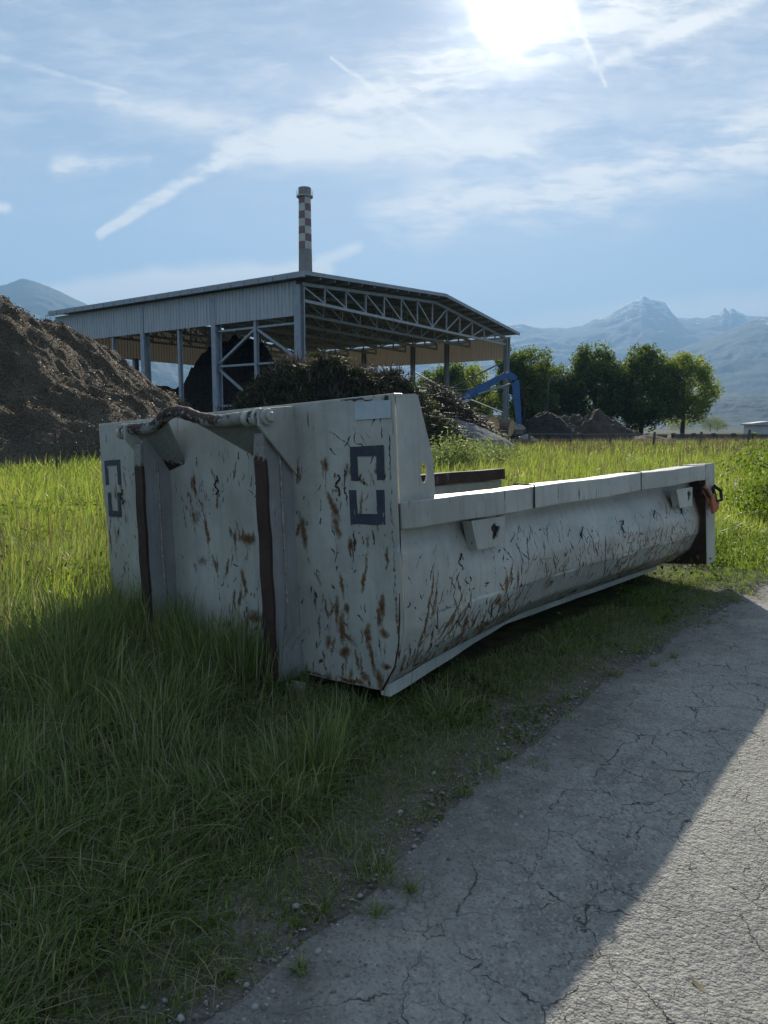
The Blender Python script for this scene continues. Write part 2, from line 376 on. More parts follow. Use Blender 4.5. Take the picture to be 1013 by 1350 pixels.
def paint(name, base=(.45, .44, .385), rustscale=1., chips=.0, dirt=.3):
    """weathered grey paint; 'rust' and 'scar' point attributes carry the marks, noise breaks their edges"""
    m, t, out = new_mat(name); oc = t.new('ShaderNodeTexCoord').outputs['Object']
    ar = t.new('ShaderNodeAttribute', attribute_name='rust').outputs['Fac']; asx = t.new('ShaderNodeAttribute', attribute_name='scar').outputs['Fac']
    n1, _ = t.noise(oc, 2.1, 5, .6); n2, _ = t.noise(oc, 38, 6, .75); n3, _ = t.noise(t.mapv(oc, (14, 14, 1.1)), 1.6, 6, .65); n4, _ = t.noise(oc, 9, 5, .65)
    n5, _ = t.noise(t.mapv(oc, (60, 60, 5), rot=(R(20), R(25), 0)), 1., 4, .6)
    c = t.mix(t.mr(n1, .3, .7), tuple(v*.78 for v in base), tuple(v*1.14 for v in base))
    c = t.mix(t.mr(n3, .42, .72, 0, dirt), c, tuple(v*.52 for v in base)); c = t.mix(t.mr(n4, .5, .75, 0, .22), c, (.5, .52, .52))
    r = t.m('ADD', ar, t.m('MULTIPLY', t.m('SUBTRACT', n2, .5), 1.5))
    chip = t.m('MULTIPLY', t.mr(n5, .64-chips, .69-chips), t.mr(n4, .42, .6))
    chip2 = t.mr(n2, .70-chips*.6, .745-chips*.6)
    halo = t.mr(r, .12, .55, 0, .8); core = t.mr(r, .50, .72); dk = t.mr(r, .8, 1.05)
    c = t.mix(halo, c, (.15, .115, .07)); c = t.mix(core, c, t.mix(t.mr(n4, .35, .65), (.12, .056, .024), (.22, .105, .038))); c = t.mix(t.m('MULTIPLY', dk, .85), c, (.04, .024, .017))
    k = t.m('MAXIMUM', chip, t.m('MULTIPLY', chip2, .7)); c = t.mix(t.m('MULTIPLY', k, rustscale), c, (.07, .045, .035))
    s = t.mr(t.m('ADD', asx, t.m('MULTIPLY', t.m('SUBTRACT', n2, .5), .8)), .4, .6); c = t.mix(s, c, (.025, .02, .018))
    ro = t.m('ADD', .42, t.m('MULTIPLY', t.m('MAXIMUM', core, k), .4), clamp=True)
    h = t.m('ADD', t.m('MULTIPLY', n1, 1.6), t.m('SUBTRACT', t.m('MULTIPLY', n2, .10), t.m('MULTIPLY', t.m('MAXIMUM', core, s), .16)))
    principled(t, out, c, ro, normal=t.bump(h, .55, .012), spec=.45); return m
m_paint = paint('weathered_grey_paint'); m_paint2 = paint('worn_rim_paint', (.42, .415, .36), 1., .03, .4)
m_rail = paint('pale_rail_paint', (.48, .475, .43), 1., .02, .3)
m_rusty, t, out = new_mat('rusty_steel'); oc = t.new('ShaderNodeTexCoord').outputs['Object']
n1, _ = t.noise(oc, 7, 6, .7); n2, _ = t.noise(oc, 50, 5, .75); n3, _ = t.noise(t.mapv(oc, (20, 20, 3)), 1.2, 4, .6)
c = t.mix(t.mr(n1, .3, .7), (.030, .018, .014), (.075, .038, .026)); c = t.mix(t.mr(n2, .5, .75, 0, .7), c, (.03, .022, .02))
c = t.mix(t.mr(t.m('ADD', t.m('MULTIPLY', n1, .5), t.m('MULTIPLY', n3, .5)), .58, .64), c, (.20, .20, .19))
principled(t, out, c, .8, normal=t.bump(n2, .7, .006), spec=.3)
def worn(name, th, lo=.3, hi=-.12):
    m, t, out = new_mat(name); oc = t.new('ShaderNodeTexCoord').outputs['Object']
    n1, _ = t.noise(oc, 8, 6, .7); n2, _ = t.noise(oc, 45, 5, .75)
    z = t.new('ShaderNodeSeparateXYZ'); t.l.new(oc, z.inputs[0])
    a = t.m('ADD', t.m('ADD', t.m('MULTIPLY', n1, .6), t.m('MULTIPLY', n2, .4)), t.mr(z.outputs[2], th-.18, th+.08, lo, hi))
    c = t.mix(t.mr(n1, .3, .7), (.032, .020, .016), (.068, .036, .026)); c = t.mix(t.mr(n2, .55, .7, 0, .7), c, (.025, .018, .016))
    f = t.mr(a, .53, .57); c = t.mix(f, t.mix(t.mr(n2, .3, .7), (.31, .305, .275), (.20, .195, .18)), c)
    principled(t, out, c, .75, normal=t.bump(t.m('ADD', n2, t.m('MULTIPLY', f, -.6)), .7, .004), spec=.35); return m
m_web = paint('shaded_web_paint', (.33, .32, .31), 1., .0, .35)  # darker grey web paint, shade of the inner face put into its colour
m_post = worn('rust_through_paint', 1.02); m_bar = worn('scuffed_bar_steel', 1.22, -.08, .13); m_guide = worn('scuffed_guide_steel', 1.04)
m_mark, t, out = new_mat('navy_marking_paint'); oc = t.new('ShaderNodeTexCoord').outputs['Object']
n1, _ = t.noise(oc, 26, 6, .75); n2, _ = t.noise(t.mapv(oc, (90, 90, 9), rot=(0, R(15), 0)), 1., 4, .65)
c = t.mix(t.mr(n1, .3, .7), (.022, .027, .045), (.045, .052, .072)); wr = t.mr(t.m('ADD', t.m('MULTIPLY', n1, .55), t.m('MULTIPLY', n2, .45)), .585, .62); c = t.mix(t.m('MULTIPLY', wr, .85), c, (.33, .335, .30))
principled(t, out, c, .6, normal=t.bump(n1, .2, .002))
m_stick = simple('faded_white_label', (.50, .56, .58), (.40, .46, .49), 12, .6)
m_weld = simple('pale_weld_seam', (.42, .40, .36), (.20, .17, .14), 60, .7, bump=.5, bd=.004)
m_black = simple('blackened_steel', (.018, .016, .015), (.035, .028, .022), 40, .7, bump=.3, bd=.003)
m_orange = simple('orange_webbing', (.42, .13, .045), (.30, .11, .05), 20, .8, bump=.3, bd=.003)

cont = empty('rolloff_container', (0, 0, 0))
cont.matrix_world = Matrix.Translation(CO)@CM.to_4x4()
tag(cont, 'low grey steel roll-off container with rust marks and bent hook bar beside the path', 'container')

def splat(P, shapes, amt_default=1.):
    """shapes: (u, v, ru, rv, angle deg, strength); P: (N,2)"""
    a = np.zeros(len(P)); wx = .022*(fbm(P[:, 0]*26, P[:, 1]*26, 3, 3)-.5)+.01*(fbm(P[:, 0]*90, P[:, 1]*90, 5, 2)-.5); wz = .03*(fbm(P[:, 0]*24+7, P[:, 1]*24, 9, 3)-.5)
    P = P+np.stack([wx, wz], -1)
    order = np.argsort(P[:, 0]); Ps = P[order]; av = np.zeros(len(P))
    for (u, v, ru, rv, an, st) in shapes:
        m_ = 1.7*max(ru, rv); i0, i1 = np.searchsorted(Ps[:, 0], [u-m_, u+m_])
        if i1 <= i0: continue
        dx, dy = Ps[i0:i1, 0]-u, Ps[i0:i1, 1]-v; c, s = math.cos(R(an)), math.sin(R(an))
        X = dx*c+dy*s; Y = -dx*s+dy*c; q = np.sqrt((X/ru)**2+(Y/rv)**2)
        av[i0:i1] = np.maximum(av[i0:i1], st*np.clip(1.25-q*.75, 0, 1))
    a[order] = av
    return a
def linear_panel(name, nu, nv, fn, mat, parent, thick, rust, scar, smooth=True, nrm=(0, 1, 0)):
    u = np.linspace(0, 1, nu); v = np.linspace(0, 1, nv); Ug, Vg = np.meshgrid(u, v)
    P = fn(Ug, Vg).reshape(-1, 3); i = np.arange(nu*nv).reshape(nv, nu)
    F = np.stack([i[:-1, :-1], i[:-1, 1:], i[1:, 1:], i[1:, :-1]], -1).reshape(-1, 4)
    o = mesh_obj(name, P, F, mat, parent, smooth, {'rust': rust(P), 'scar': scar(P)})
    md = o.modifiers.new('thickness', 'SOLIDIFY'); md.thickness = thick; md.offset = -1 if thick > 0 else 1; md.thickness = abs(thick)
    return o
# front wall with its real, slightly buckled outline
zl = [-.02, .0, .64, .78, 1.251]; xl = [-2.28, -2.29, -2.345, -2.36, -2.366]
zr = [-.02, .0, .05, .13, .25, .42, .57, .67, 1.22]; xr = [-.13, -.112, -.072, -.026, .004, .014, .012, .012, .010]
def fw(u, v):
    zt = 1.251-.031*u; zb = np.interp(u, [0, .72, 1], [0, -.018, -.015]); z = zb+(zt-zb)*v
    L = np.interp(z, zl, xl); Rr = np.interp(z, zr, xr); x = L+(Rr-L)*u
    y = .010*(fbm(x*2.2, z*2.2, 2)-.5)+.012*(fbm(x*5, z*5, 9)-.5)*(x > -.6)
    return np.stack([x, y, z], -1)
rr = np.random.default_rng(3)
sh = [(-.40, .95, .022, .03, 0, 1.), (-.36, .77, .02, .075, 30, .9), (-.345, .68, .022, .06, 20, .85), (-.56, .65, .025, .09, 8, .75), (-.265, .60, .018, .028, 0, 1.),
      (-.33, .42, .012, .06, 8, .8), (-.31, .32, .03, .02, 60, .9), (-.20, .44, .014, .05, -14, .9), (-.10, .35, .02, .05, -10, 1.05), (-.12, .30, .014, .04, 0, .9),
      (-.10, .24, .03, .02, 0, .9), (-.19, .21, .02, .05, 0, .95), (-.17, .12, .016, .08, 14, 1.), (-.09, .10, .028, .014, 0, 1.), (-.33, .12, .035, .025, 0, 1.), (-.22, .03, .03, .02, 0, .8),
      (-.43, .16, .02, .04, 0, .7), (-.50, .34, .01, .05, 0, .7), (-.44, .0, .03, .03, 0, .6), (-.30, -.0, .09, .012, 0, 1.1), (-.13, .03, .02, .05, 0, .9), (-.06, .56, .012, .045, -8, .9),
      (-.97, .60, .07, .035, 0, .9), (-1.07, .60, .02, .05, 0, .75), (-1.02, .40, .02, .06, 15, .8), (-1.15, .44, .018, .06, -20, .75), (-1.25, .45, .016, .06, 20, .8), (-.95, .21, .06, .03, 0, 1.),
      (-1.3, .60, .02, .05, 0, .8), (-1.36, .47, .05, .03, 0, .6), (-1.1, .28, .012, .07, 0, .8), (-.88, .40, .012, .09, 0, .8), (-1.18, .15, .05, .03, 0, .7), (-1.4, .7, .07, .05, 0, .5)]
for _ in range(420):
    x = rr.uniform(-1.5, -.06); z = rr.uniform(.0, .95)**1.15
    if -.78 < x < -.6 or vnoise(np.array(x*5.), np.array(z*4.), 12) < rr.uniform(.25, .75): continue
    s = rr.gamma(2., .0026)+.0015; sh.append((x, z, s, s*rr.uniform(1, 7), rr.normal(4, 30) if rr.random() < .6 else rr.normal(0, 5), rr.uniform(.55, 1.)))
for _ in range(70):
    x = rr.uniform(-2.33, -1.76); z = rr.uniform(.0, .95)
    s = rr.uniform(.004, .012); sh.append((x, z, s, s*rr.uniform(2, 8), rr.normal(0, 14), rr.uniform(.55, .95)))
for q_ in list(sh):
    if q_[2] > .016 and q_[5] > .7: sh.append((q_[0]+rr.normal(0, .004), q_[1]-.055-rr.uniform(0, .03), .0035, rr.uniform(.05, .10), rr.normal(0, 3), .62))
for x in np.arange(-2.25, -.05, .035): sh.append((x, rr.uniform(-.02, .012), rr.uniform(.01, .035), rr.uniform(.004, .014), 0, rr.uniform(.4, 1.)))
for z in np.arange(0, 1.2, .04): sh.append((-.650+rr.normal(0, .004), z, .006, rr.uniform(.01, .05), 0, rr.uniform(.2, .9))); sh.append((-.02, z*.8, .006, rr.uniform(.01, .04), 0, rr.uniform(.2, .9)))
sh = [(a_[0], a_[1], a_[2]*.78, a_[3]*.85, a_[4], a_[5]) for a_ in sh]
SC = [(-.30, 1.06, .003, .09, 60, 1.), (-.17, 1.02, .003, .07, 62, 1.), (-.06, 1.16, .004, .05, -10, .9), (-.10, 1.13, .003, .06, -22, .9), (-.02, 1.0, .004, .08, 0, .9), (-1.0, 1.01, .006, .035, 0, .8),
      (-.28, .85, .005, .10, 3, .8), (-.24, .62, .004, .05, 0, 1.), (-.2, 1.215, .10, .006, -2, .9), (-.03, 1.19, .016, .03, 0, .9), (-.06, .50, .003, .12, 18, .5)]
for _ in range(260): SC.append((rr.uniform(-2.3, -.02), rr.uniform(.0, 1.2), rr.uniform(.0015, .004), rr.uniform(.01, .04), rr.normal(0, 30), .9))
linear_panel('front_wall', 640, 330, fw, m_paint, cont, -.008, lambda P: splat(P[:, [0, 2]], sh), lambda P: splat(P[:, [0, 2]], SC))
# rolled cap along the top edge and the right hand edge of the wall
b = MB(); b.hexa([(-2.37, -.006, 1.243), (.012, -.006, 1.212), (.012, .05, 1.212), (-2.37, .05, 1.243), (-2.37, -.006, 1.256), (.012, -.006, 1.225), (.012, .05, 1.226), (-2.37, .05, 1.257)]); b.build('top_edge', m_paint2, cont, bevel=.003)
b = MB(); b.tube([(-.632, -.004, 1.215), (-.636, -.004, .7), (-.640, -.004, -.01)], .0075, 8); b.build('weld_seam', m_weld, cont, smooth=True)
b = MB(); b.tube([(.010, -.003, .78), (.010, -.003, .62), (.0, -.003, .4), (-.017, -.003, .2), (-.045, -.003, .1), (-.12, -.003, -.01)], .0045, 6); b.build('weld_seam', m_rusty, cont, smooth=True)
# side walls: half round body, swept from the front corner
ysec = [0, .25, .6, 1.2, 2.0, 2.8, 3.5]
def prof(y, n=64):
    """(x, z) points from under the rim down to the bottom rail, for one station"""
    k = np.clip(y/1.3, 0, 1)
    A = np.array([(-.012, .70), (-.012, .62), (.008, .57), (.012, .42), (.002, .25), (-.03, .13), (-.075, .05), (-.115, .0)])
    B = np.array([(-.075, .71), (-.070, .66), (-.030, .56), (.000, .43), (-.008, .31), (-.072, .18), (-.198, .085), (-.356, .030)])
    P = A*(1-k)+B*k; s = np.linspace(0, len(P)-1, n); i = np.arange(len(P))
    # smooth the corners
    x = np.interp(s, i, P[:, 0]); z = np.interp(s, i, P[:, 1])
    for _ in range(10): x[1:-1] = (x[:-2]+x[2:]+2*x[1:-1])/4; z[1:-1] = (z[:-2]+z[2:]+2*z[1:-1])/4
    return x, z
def side(sign, ylen):
    def f(u, v):
        Y = .004+u*ylen; out = np.zeros(u.shape+(3,))
        for j in range(u.shape[1]):
            x, z = prof(Y[0, j], u.shape[0]); out[:, j, 0] = x; out[:, j, 2] = z
        dent = .016*(fbm(Y*2.3, out[..., 2]*3, 4)-.5)+.006*np.sin(Y*7.7)*(out[..., 2] > .3)
        out[..., 0] += dent*np.clip(Y*3, 0, 1)*np.clip(out[..., 2]*8, 0, 1); out[..., 1] = Y
        if sign < 0: out[..., 0] = -2.35-out[..., 0]
        return out
    return f
ss = [(.16, .30, .006, .17, -14, 1.), (.21, .36, .005, .12, -12, .9), (.36, .27, .005, .12, -40, .95), (.33, .22, .005, .08, -45, .9), (.47, .20, .012, .05, -10, .9), (.05, .10, .01, .05, 10, .8),
      (.84, .37, .06, .006, 80, .9), (.80, .33, .012, .06, 0, .8), (.90, .33, .010, .06, 0, .8), (.74, .26, .03, .02, 0, .8)]
for _ in range(1100):
    y = rr.uniform(.03, 3.5)
    z = abs(rr.normal(.05, .2)) if rr.random() < .8 else rr.uniform(.1, .6)
    if z > .6 or vnoise(np.array(y*3.2), np.array(z*5.), 15) < rr.uniform(.2, .75): continue
    s = rr.uniform(.0022, .0065); ss.append((y, z, s, s*rr.uniform(2, 14), rr.choice([-38, -15, 5, 30])+rr.normal(0, 14), rr.uniform(.6, 1.)))
for _ in range(170):
    y = rr.uniform(.3, 3.5); z = abs(rr.normal(.05, .06)); s = rr.uniform(.006, .02); ss.append((y, z, s*2.2, s, rr.normal(0, 25), rr.uniform(.5, .95)))
for _ in range(190):
    y = rr.uniform(2.2, 3.5); z = rr.uniform(.03, .42); s = rr.uniform(.003, .008); ss.append((y, z, s, s*rr.uniform(2, 8), rr.normal(-20, 40), rr.uniform(.6, .95)))
for _ in range(26):
    y = rr.uniform(.1, 3.3); ss.append((y, rr.uniform(.1, .5), .003, rr.uniform(.05, .13), rr.normal(-30, 25), rr.uniform(.6, .85)))
for _ in range(14):
    y = rr.uniform(.1, 3.3); ss.append((y, rr.uniform(.08, .45), rr.uniform(.05, .13), .003, rr.normal(0, 8), rr.uniform(.5, .8)))
S2 = []
for _ in range(620):
    S2.append((rr.uniform(.02, 3.5), rr.uniform(.02, .62)**1.2, rr.gamma(2., .0009)+.0010, rr.uniform(.004, .05), rr.choice([-40, -12, 20, 60])+rr.normal(0, 15), rr.uniform(.6, 1.)))
def side_rust(P):
    a = splat(P[:, [1, 2]], ss); y, z = P[:, 1], P[:, 2]
    band = np.clip(1-(z-.01)/(.05+.07*fbm(y*3, y*0, 6)+.10*np.clip((y-1.8)/1.7, 0, 1)), 0, 1)*.75*np.clip(y*1.5, .25, 1)
    end = np.clip(1-(3.58-y)/.12, 0, 1)*.5
    return np.maximum(a, np.maximum(band, end))
linear_panel('side_wall', 980, 190, side(1, 3.58), m_paint, cont, .006, side_rust, lambda P: splat(P[:, [1, 2]], S2))
linear_panel('side_wall', 60, 24, side(-1, 4.41), m_paint, cont, -.006, lambda P: splat(P[:, [1, 2]], ss[:40])*.7, lambda P: np.zeros(len(P)))
# bottom rail: a bent flat strip outside the foot of the body
b = MB(); ry = np.linspace(0, 3.58, 46)
for y0, y1 in zip(ry[:-1], ry[1:]):
    P = []
    for zz in (0, 1):
        for (yy_, w_) in ((y0, 0), (y0, 1), (y1, 1), (y1, 0)):
            x, z = prof(yy_, 64); k = .006*math.sin(yy_*5.1)+.004*math.sin(yy_*13)
            bx, bz = x[-1]+.034+k, z[-1]-.012+.25*k
            P.append((bx+(.0 if w_ else -.05), yy_, bz-.022+(.042*zz)+(.012 if w_ and zz else 0)))
    b.hexa([P[0], P[1], P[2], P[3], P[4], P[5], P[6], P[7]])
b.build('bottom_rail', m_rail, cont)
# rim: box section, three lengths with small kinks; chamfered start at the wall
def rimz(y): return .787+.040*min(y/3.8, 1)
def rim(side_, ys_, mat, x0=.056, wdt=.165, h=.112):
    for a_, c_ in zip(ys_[:-1], ys_[1:]):
        st = sorted(set(list(np.linspace(a_+.0007, c_-.0007, 9))+([.08] if a_ < .08 < c_ else []))); V_ = []; F_ = []
        for yv in st:
            kx = .003*math.sin(yv*4.3+1)+.0015*math.sin(yv*11); kz = .0025*math.sin(yv*6.1)+.001*math.sin(yv*19); xo = x0+kx
            if yv < .08: xo = .014+(x0+kx-.014)*max(yv, 0)/.08
            for X, dz in ((x0-wdt+kx, -h), (xo, -h), (xo, 0), (x0-wdt+kx, 0)): V_.append((X if side_ > 0 else -2.35-X, yv, rimz(yv)+kz+dz))
        k = len(st)
        for i in range(k-1):
            for j in range(4): F_.append((4*i+j, 4*i+(j+1) % 4, 4*i+4+(j+1) % 4, 4*i+4+j))
        F_ += [(3, 2, 1, 0), (4*k-4, 4*k-3, 4*k-2, 4*k-1)]
        b = MB(); b.add(V_, F_); ob = b.build('rim', mat, cont, bevel=.005)
        bm_ = bmesh.new(); bm_.from_mesh(ob.data); bmesh.ops.recalc_face_normals(bm_, faces=bm_.faces); bm_.to_mesh(ob.data); bm_.free()
rim(1, [.004, 1.0, 2.36, 3.25, 3.6], m_paint2); 
rim(-1, [.004, 1.2, 2.5, 4.42], m_rusty)
b = MB(); b.tube([(.058, .995, .69), (.060, .997, .805), (-.06, .999, .812)], .005, 6); b.build('weld_seam', m_rusty, cont)
b = MB(); b.tube([(.054, 2.357, .705), (.056, 2.357, .82), (-.06, 2.357, .828)], .004, 6); b.build('weld_seam', m_rusty, cont)
# bracket plates under the rim with a torn hole
def bracket(y0, y1, yb0, yb1, hole):
    br = MB(); x = .047; zt, zb = .672, .535
    o = MB()
    outer = [(y0, zt), (y1, zt), (yb1, zb), (yb0, zb)]
    hc = hole; N = 24; ring = []
    for k in range(N):
        a = 2*math.pi*k/N; r_ = .030*(1+.22*math.sin(3*a+1)+.15*math.sin(5*a)); ring.append((hc[0]+r_*math.cos(a)*1.15, hc[1]+r_*1.15*math.sin(a)))
    def sq(a):   # matching outer ring by ray to polygon
        d = Vector((math.cos(a), math.sin(a))); best = 9
        for i in range(4):
            p, q_ = Vector(outer[i]), Vector(outer[(i+1) % 4]); e = q_-p; w_ = p-Vector(hc); den = d.x*e.y-d.y*e.x
            if abs(den) < 1e-9: continue
            tt = (w_.x*e.y-w_.y*e.x)/den; s_ = (w_.x*d.y-w_.y*d.x)/den
            if tt > 0 and -1e-6 <= s_ <= 1+1e-6: best = min(best, tt)
        return (hc[0]+d.x*best, hc[1]+d.y*best)
    outr = []; rg = []
    angs = sorted([2*math.pi*k/N for k in range(N)]+[math.atan2(p[1]-hc[1], p[0]-hc[0]) % (2*math.pi) for p in outer])
    for a in angs:
        outr.append(sq(a)); r_ = .030*(1+.22*math.sin(3*a+1)+.15*math.sin(5*a)); rg.append((hc[0]+r_*math.cos(a)*1.1, hc[1]+r_*1.2*math.sin(a)))
    n = len(angs); V = [(x, *p) for p in outr]+[(x, *p) for p in rg]+[(x-.01, *p) for p in rg]+[(x-.01, *p) for p in outr]
    F = []
    for i in range(n):
        j = (i+1) % n; F += [(i, j, n+j, n+i), (n+i, n+j, 2*n+j, 2*n+i), (3*n+i, 2*n+i, 2*n+j, 3*n+j), (i, 3*n+i, 3*n+j, j)]
    o.add(V, F)
    for (ya, za, yb, zb_) in ((y0, zt, yb0, zb), (y1, zt, yb1, zb)): o.hexa([(x-.011, ya, za), (x-.011, ya+.008, za), (-.005, ya+.008, za), (-.005, ya, za), (x-.011, yb, zb_), (x-.011, yb+.008, zb_), (-.005, yb+.008, zb_), (-.005, yb, zb_)])
    o.hexa([(x-.011, yb0+.009, zb), (x-.011, yb1-.001, zb), (-.005, yb1-.001, zb), (-.005, yb0+.009, zb), (x-.011, yb0+.009, zb+.008), (x-.011, yb1-.001, zb+.008), (-.005, yb1-.001, zb+.008), (-.005, yb0+.009, zb+.008)])
    bo = o.build('bracket', m_paint2, cont)
    d = MB(); d.tube([(x-.035, hc[0], hc[1]), (x-.015, hc[0], hc[1])], .036, 16); d.build('hole_shade_disc', m_black, bo)  # black disc behind the hole stands in for the shade inside
bracket(.455, .735, .495, .73, (.648, .608)); bracket(3.00, 3.33, 3.07, 3.32, (3.255, .615))
# ear plate with lifting eye behind the wall top
m_ear = m_paint2
def plate_hole(name, poly, hc, rx, rz, x0, th, mat):
    N = 28; angs = sorted(set([2*math.pi*k/N for k in range(N)]+[math.atan2(p[1]-hc[1], p[0]-hc[0]) % (2*math.pi) for p in poly])); n = len(angs); outr = []; rg = []
    for a in angs:
        d = Vector((math.cos(a), math.sin(a))); best = 9
        for i in range(len(poly)):
            p, q_ = Vector(poly[i]), Vector(poly[(i+1) % len(poly)]); e = q_-p; w_ = p-Vector(hc); den = d.x*e.y-d.y*e.x
            if abs(den) < 1e-9: continue
            tt = (w_.x*e.y-w_.y*e.x)/den; s_ = (w_.x*d.y-w_.y*d.x)/den
            if tt > 0 and -1e-6 <= s_ <= 1+1e-6: best = min(best, tt)
        outr.append((hc[0]+d.x*best, hc[1]+d.y*best)); rg.append((hc[0]+rx*d.x, hc[1]+rz*d.y))
    V = [(x0, *p) for p in outr]+[(x0, *p) for p in rg]+[(x0-th, *p) for p in rg]+[(x0-th, *p) for p in outr]; F = []
    for i in range(n):
        j = (i+1) % n; F += [(i, j, n+j, n+i), (n+i, n+j, 2*n+j, 2*n+i), (3*n+i, 2*n+i, 2*n+j, 3*n+j), (i, 3*n+i, 3*n+j, j)]
    b = MB(); b.add(V, F); return b.build(name, mat, cont)
plate_hole('ear_plate', [(.008, 1.221), (.008, .70), (.24, .79), (.243, .86), (.236, .97), (.15, 1.222), (.135, 1.229)], (.172, .90), .024, .042, .010, .010, m_paint)
# end frame
b = MB(); b.hexa([(.052, 3.60, .05), (.058, 3.60, .05), (.058, 3.80, .06), (.052, 3.80, .06), (.052, 3.60, .835), (.058, 3.60, .835), (.058, 3.81, .836), (.052, 3.81, .836)]); b.hexa([(-.112, 3.603, .822), (.051, 3.603, .822), (.051, 3.805, .824), (-.112, 3.805, .824), (-.112, 3.603, .832), (.051, 3.603, .832), (.051, 3.805, .834), (-.112, 3.805, .834)])
b.build('end_post', m_paint2, cont, bevel=.003)
b = MB(); b.prism([(.050, 3.604, .06), (-.40, 3.604, .04), (-.40, 3.604, .80), (.050, 3.604, .82)], (0, .008, 0)); b.build('end_post_web', m_rusty, cont)
b = MB(); b.prism([(-.40, 3.62, .02), (-2.3, 4.3, .02), (-2.3, 4.3, .42), (-.40, 3.62, .45)], (.02, .02, 0)); b.build('rear_wall', m_paint, cont)
b = MB(); b.prism([(-.115, .01, -.005), (-.375, 1.3, -.005), (-.375, 3.58, -.005), (-2.02, 4.3, -.005), (-2.02, 1.3, -.005), (-2.22, .01, -.005)], (0, 0, .022)); b.build('floor', m_rusty, cont)
for yc in (.25, 1.0, 1.75, 2.5, 3.25):  # unseen bars added under the floor to block sunlight leaking through
    b = MB(); b.box((-2.0, yc, -.10), (-1.72, yc+.06, -.012)); b.build('leak_block_bar', m_rusty, cont)
    b = MB(); b.box((-1.60, yc, -.10), (-.70, yc+.06, -.012)); b.build('leak_block_bar', m_rusty, cont)
    b = MB(); b.box((-.595, yc, -.12), (-.43, yc+.06, -.012)); b.build('leak_block_bar', m_rusty, cont)
# hook frame: two posts, gussets, guide plates, bar
def post(x1, bow):
    f = MB(); zs = np.linspace(-.075, 1.10, 16)
    for z0, z1 in zip(zs[:-1], zs[1:]):
        def xx(z): return x1+bow*math.sin((z+.1)*2.6)+.004*math.sin(z*23)
        wv_ = lambda z: .074 if z < 1.0 else .074-.15*(z-1.0)
        f.hexa([(xx(z0)-wv_(z0), -.182, z0), (xx(z0), -.182, z0), (xx(z0), -.166, z0), (xx(z0)-wv_(z0), -.166, z0), (xx(z1)-wv_(z1), -.182, z1), (xx(z1), -.182, z1), (xx(z1), -.166, z1), (xx(z1)-wv_(z1), -.166, z1)])
    f.build('hook_post_flange', m_post, cont)
    g = MB(); x = x1-.012; g.hexa([(x-.008, -.165, -.075), (x, -.165, -.075), (x, -.002, -.02), (x-.008, -.002, -.02), (x-.008, -.165, 1.12), (x, -.165, 1.12), (x, -.002, 1.20), (x-.008, -.002, 1.20)])
    g.build('hook_post_web', m_web, cont)
    h = MB(); h.tube([(x+.004, -.085, 1.0), (x+.004, -.085, .33)], .006, 6); h.build('weld_seam', m_weld, cont)
    h = MB(); h.prism([(x+.001, -.160, -.07), (x+.001, -.085, .33), (x+.001, -.004, -.0)], (.006, 0, 0)); h.tube([(x+.008, -.085, .33), (x+.008, -.03, .10), (x+.008, -.008, -.02)], .004, 6); h.build('foot_gusset', m_web, cont)
    u = MB(); u.box((x1-.088, -.16, -.078), (x1-.004, 3.6, -.022)); u.build('base_runner', m_rusty, cont)
post(-.600, .004); post(-1.607, -.012)
for x in (-.596, -1.715):
    b = MB(); b.prism([(x, -.215, 1.205), (x, -.215, 1.13), (x, -.19, 1.10), (x, -.003, .905), (x, -.003, 1.222)], (.014, 0, 0)); b.build('gusset_plate', m_paint, cont, bevel=.002)
b = MB()
bar = [(-1.80, 1.197), (-1.70, 1.196), (-1.60, 1.190), (-1.535, 1.188), (-1.48, 1.197), (-1.43, 1.222), (-1.385, 1.246), (-1.33, 1.259), (-1.265, 1.257), (-1.20, 1.243), (-1.12, 1.219), (-1.05, 1.202), (-.98, 1.190), (-.90, 1.184), (-.80, 1.185), (-.70, 1.187), (-.62, 1.183), (-.572, 1.180)]
xb = np.linspace(bar[0][0], bar[-1][0], 70); zb_ = np.interp(xb, [p[0] for p in bar], [p[1] for p in bar])
for _ in range(4): zb_[1:-1] = (zb_[:-2]+zb_[2:]+2*zb_[1:-1])/4
b.tube([(x, -.175+.012*math.sin((x+1.8)*3), z-.012) for x, z in zip(xb, zb_)], [.031+.0012*math.sin(i*1.7)+.0015*math.sin(i*.6) for i in range(len(xb))], 16); b.build('hook_bar', m_bar, cont, smooth=True)
for x, r_, wd in ((-.700, .036, .034), (-.655, .036, .018), (-.628, .042, .020), (-1.79, .037, .03), (-1.745, .034, .02)):
    b = MB(); b.tube([(x-wd/2, -.175, 1.170), (x+wd/2, -.175, 1.170)], r_, 22); b.build('bar_collar', m_paint2, cont, auto=40, bevel=.003)
b = MB(); b.tube([(-.581, -.175, 1.168), (-.562, -.175, 1.168)], .036, 22); b.tube([(-.561, -.175, 1.168), (-.545, -.175, 1.168)], .023, 6); b.build('bar_bolt', m_paint2, cont, auto=40, bevel=.002)
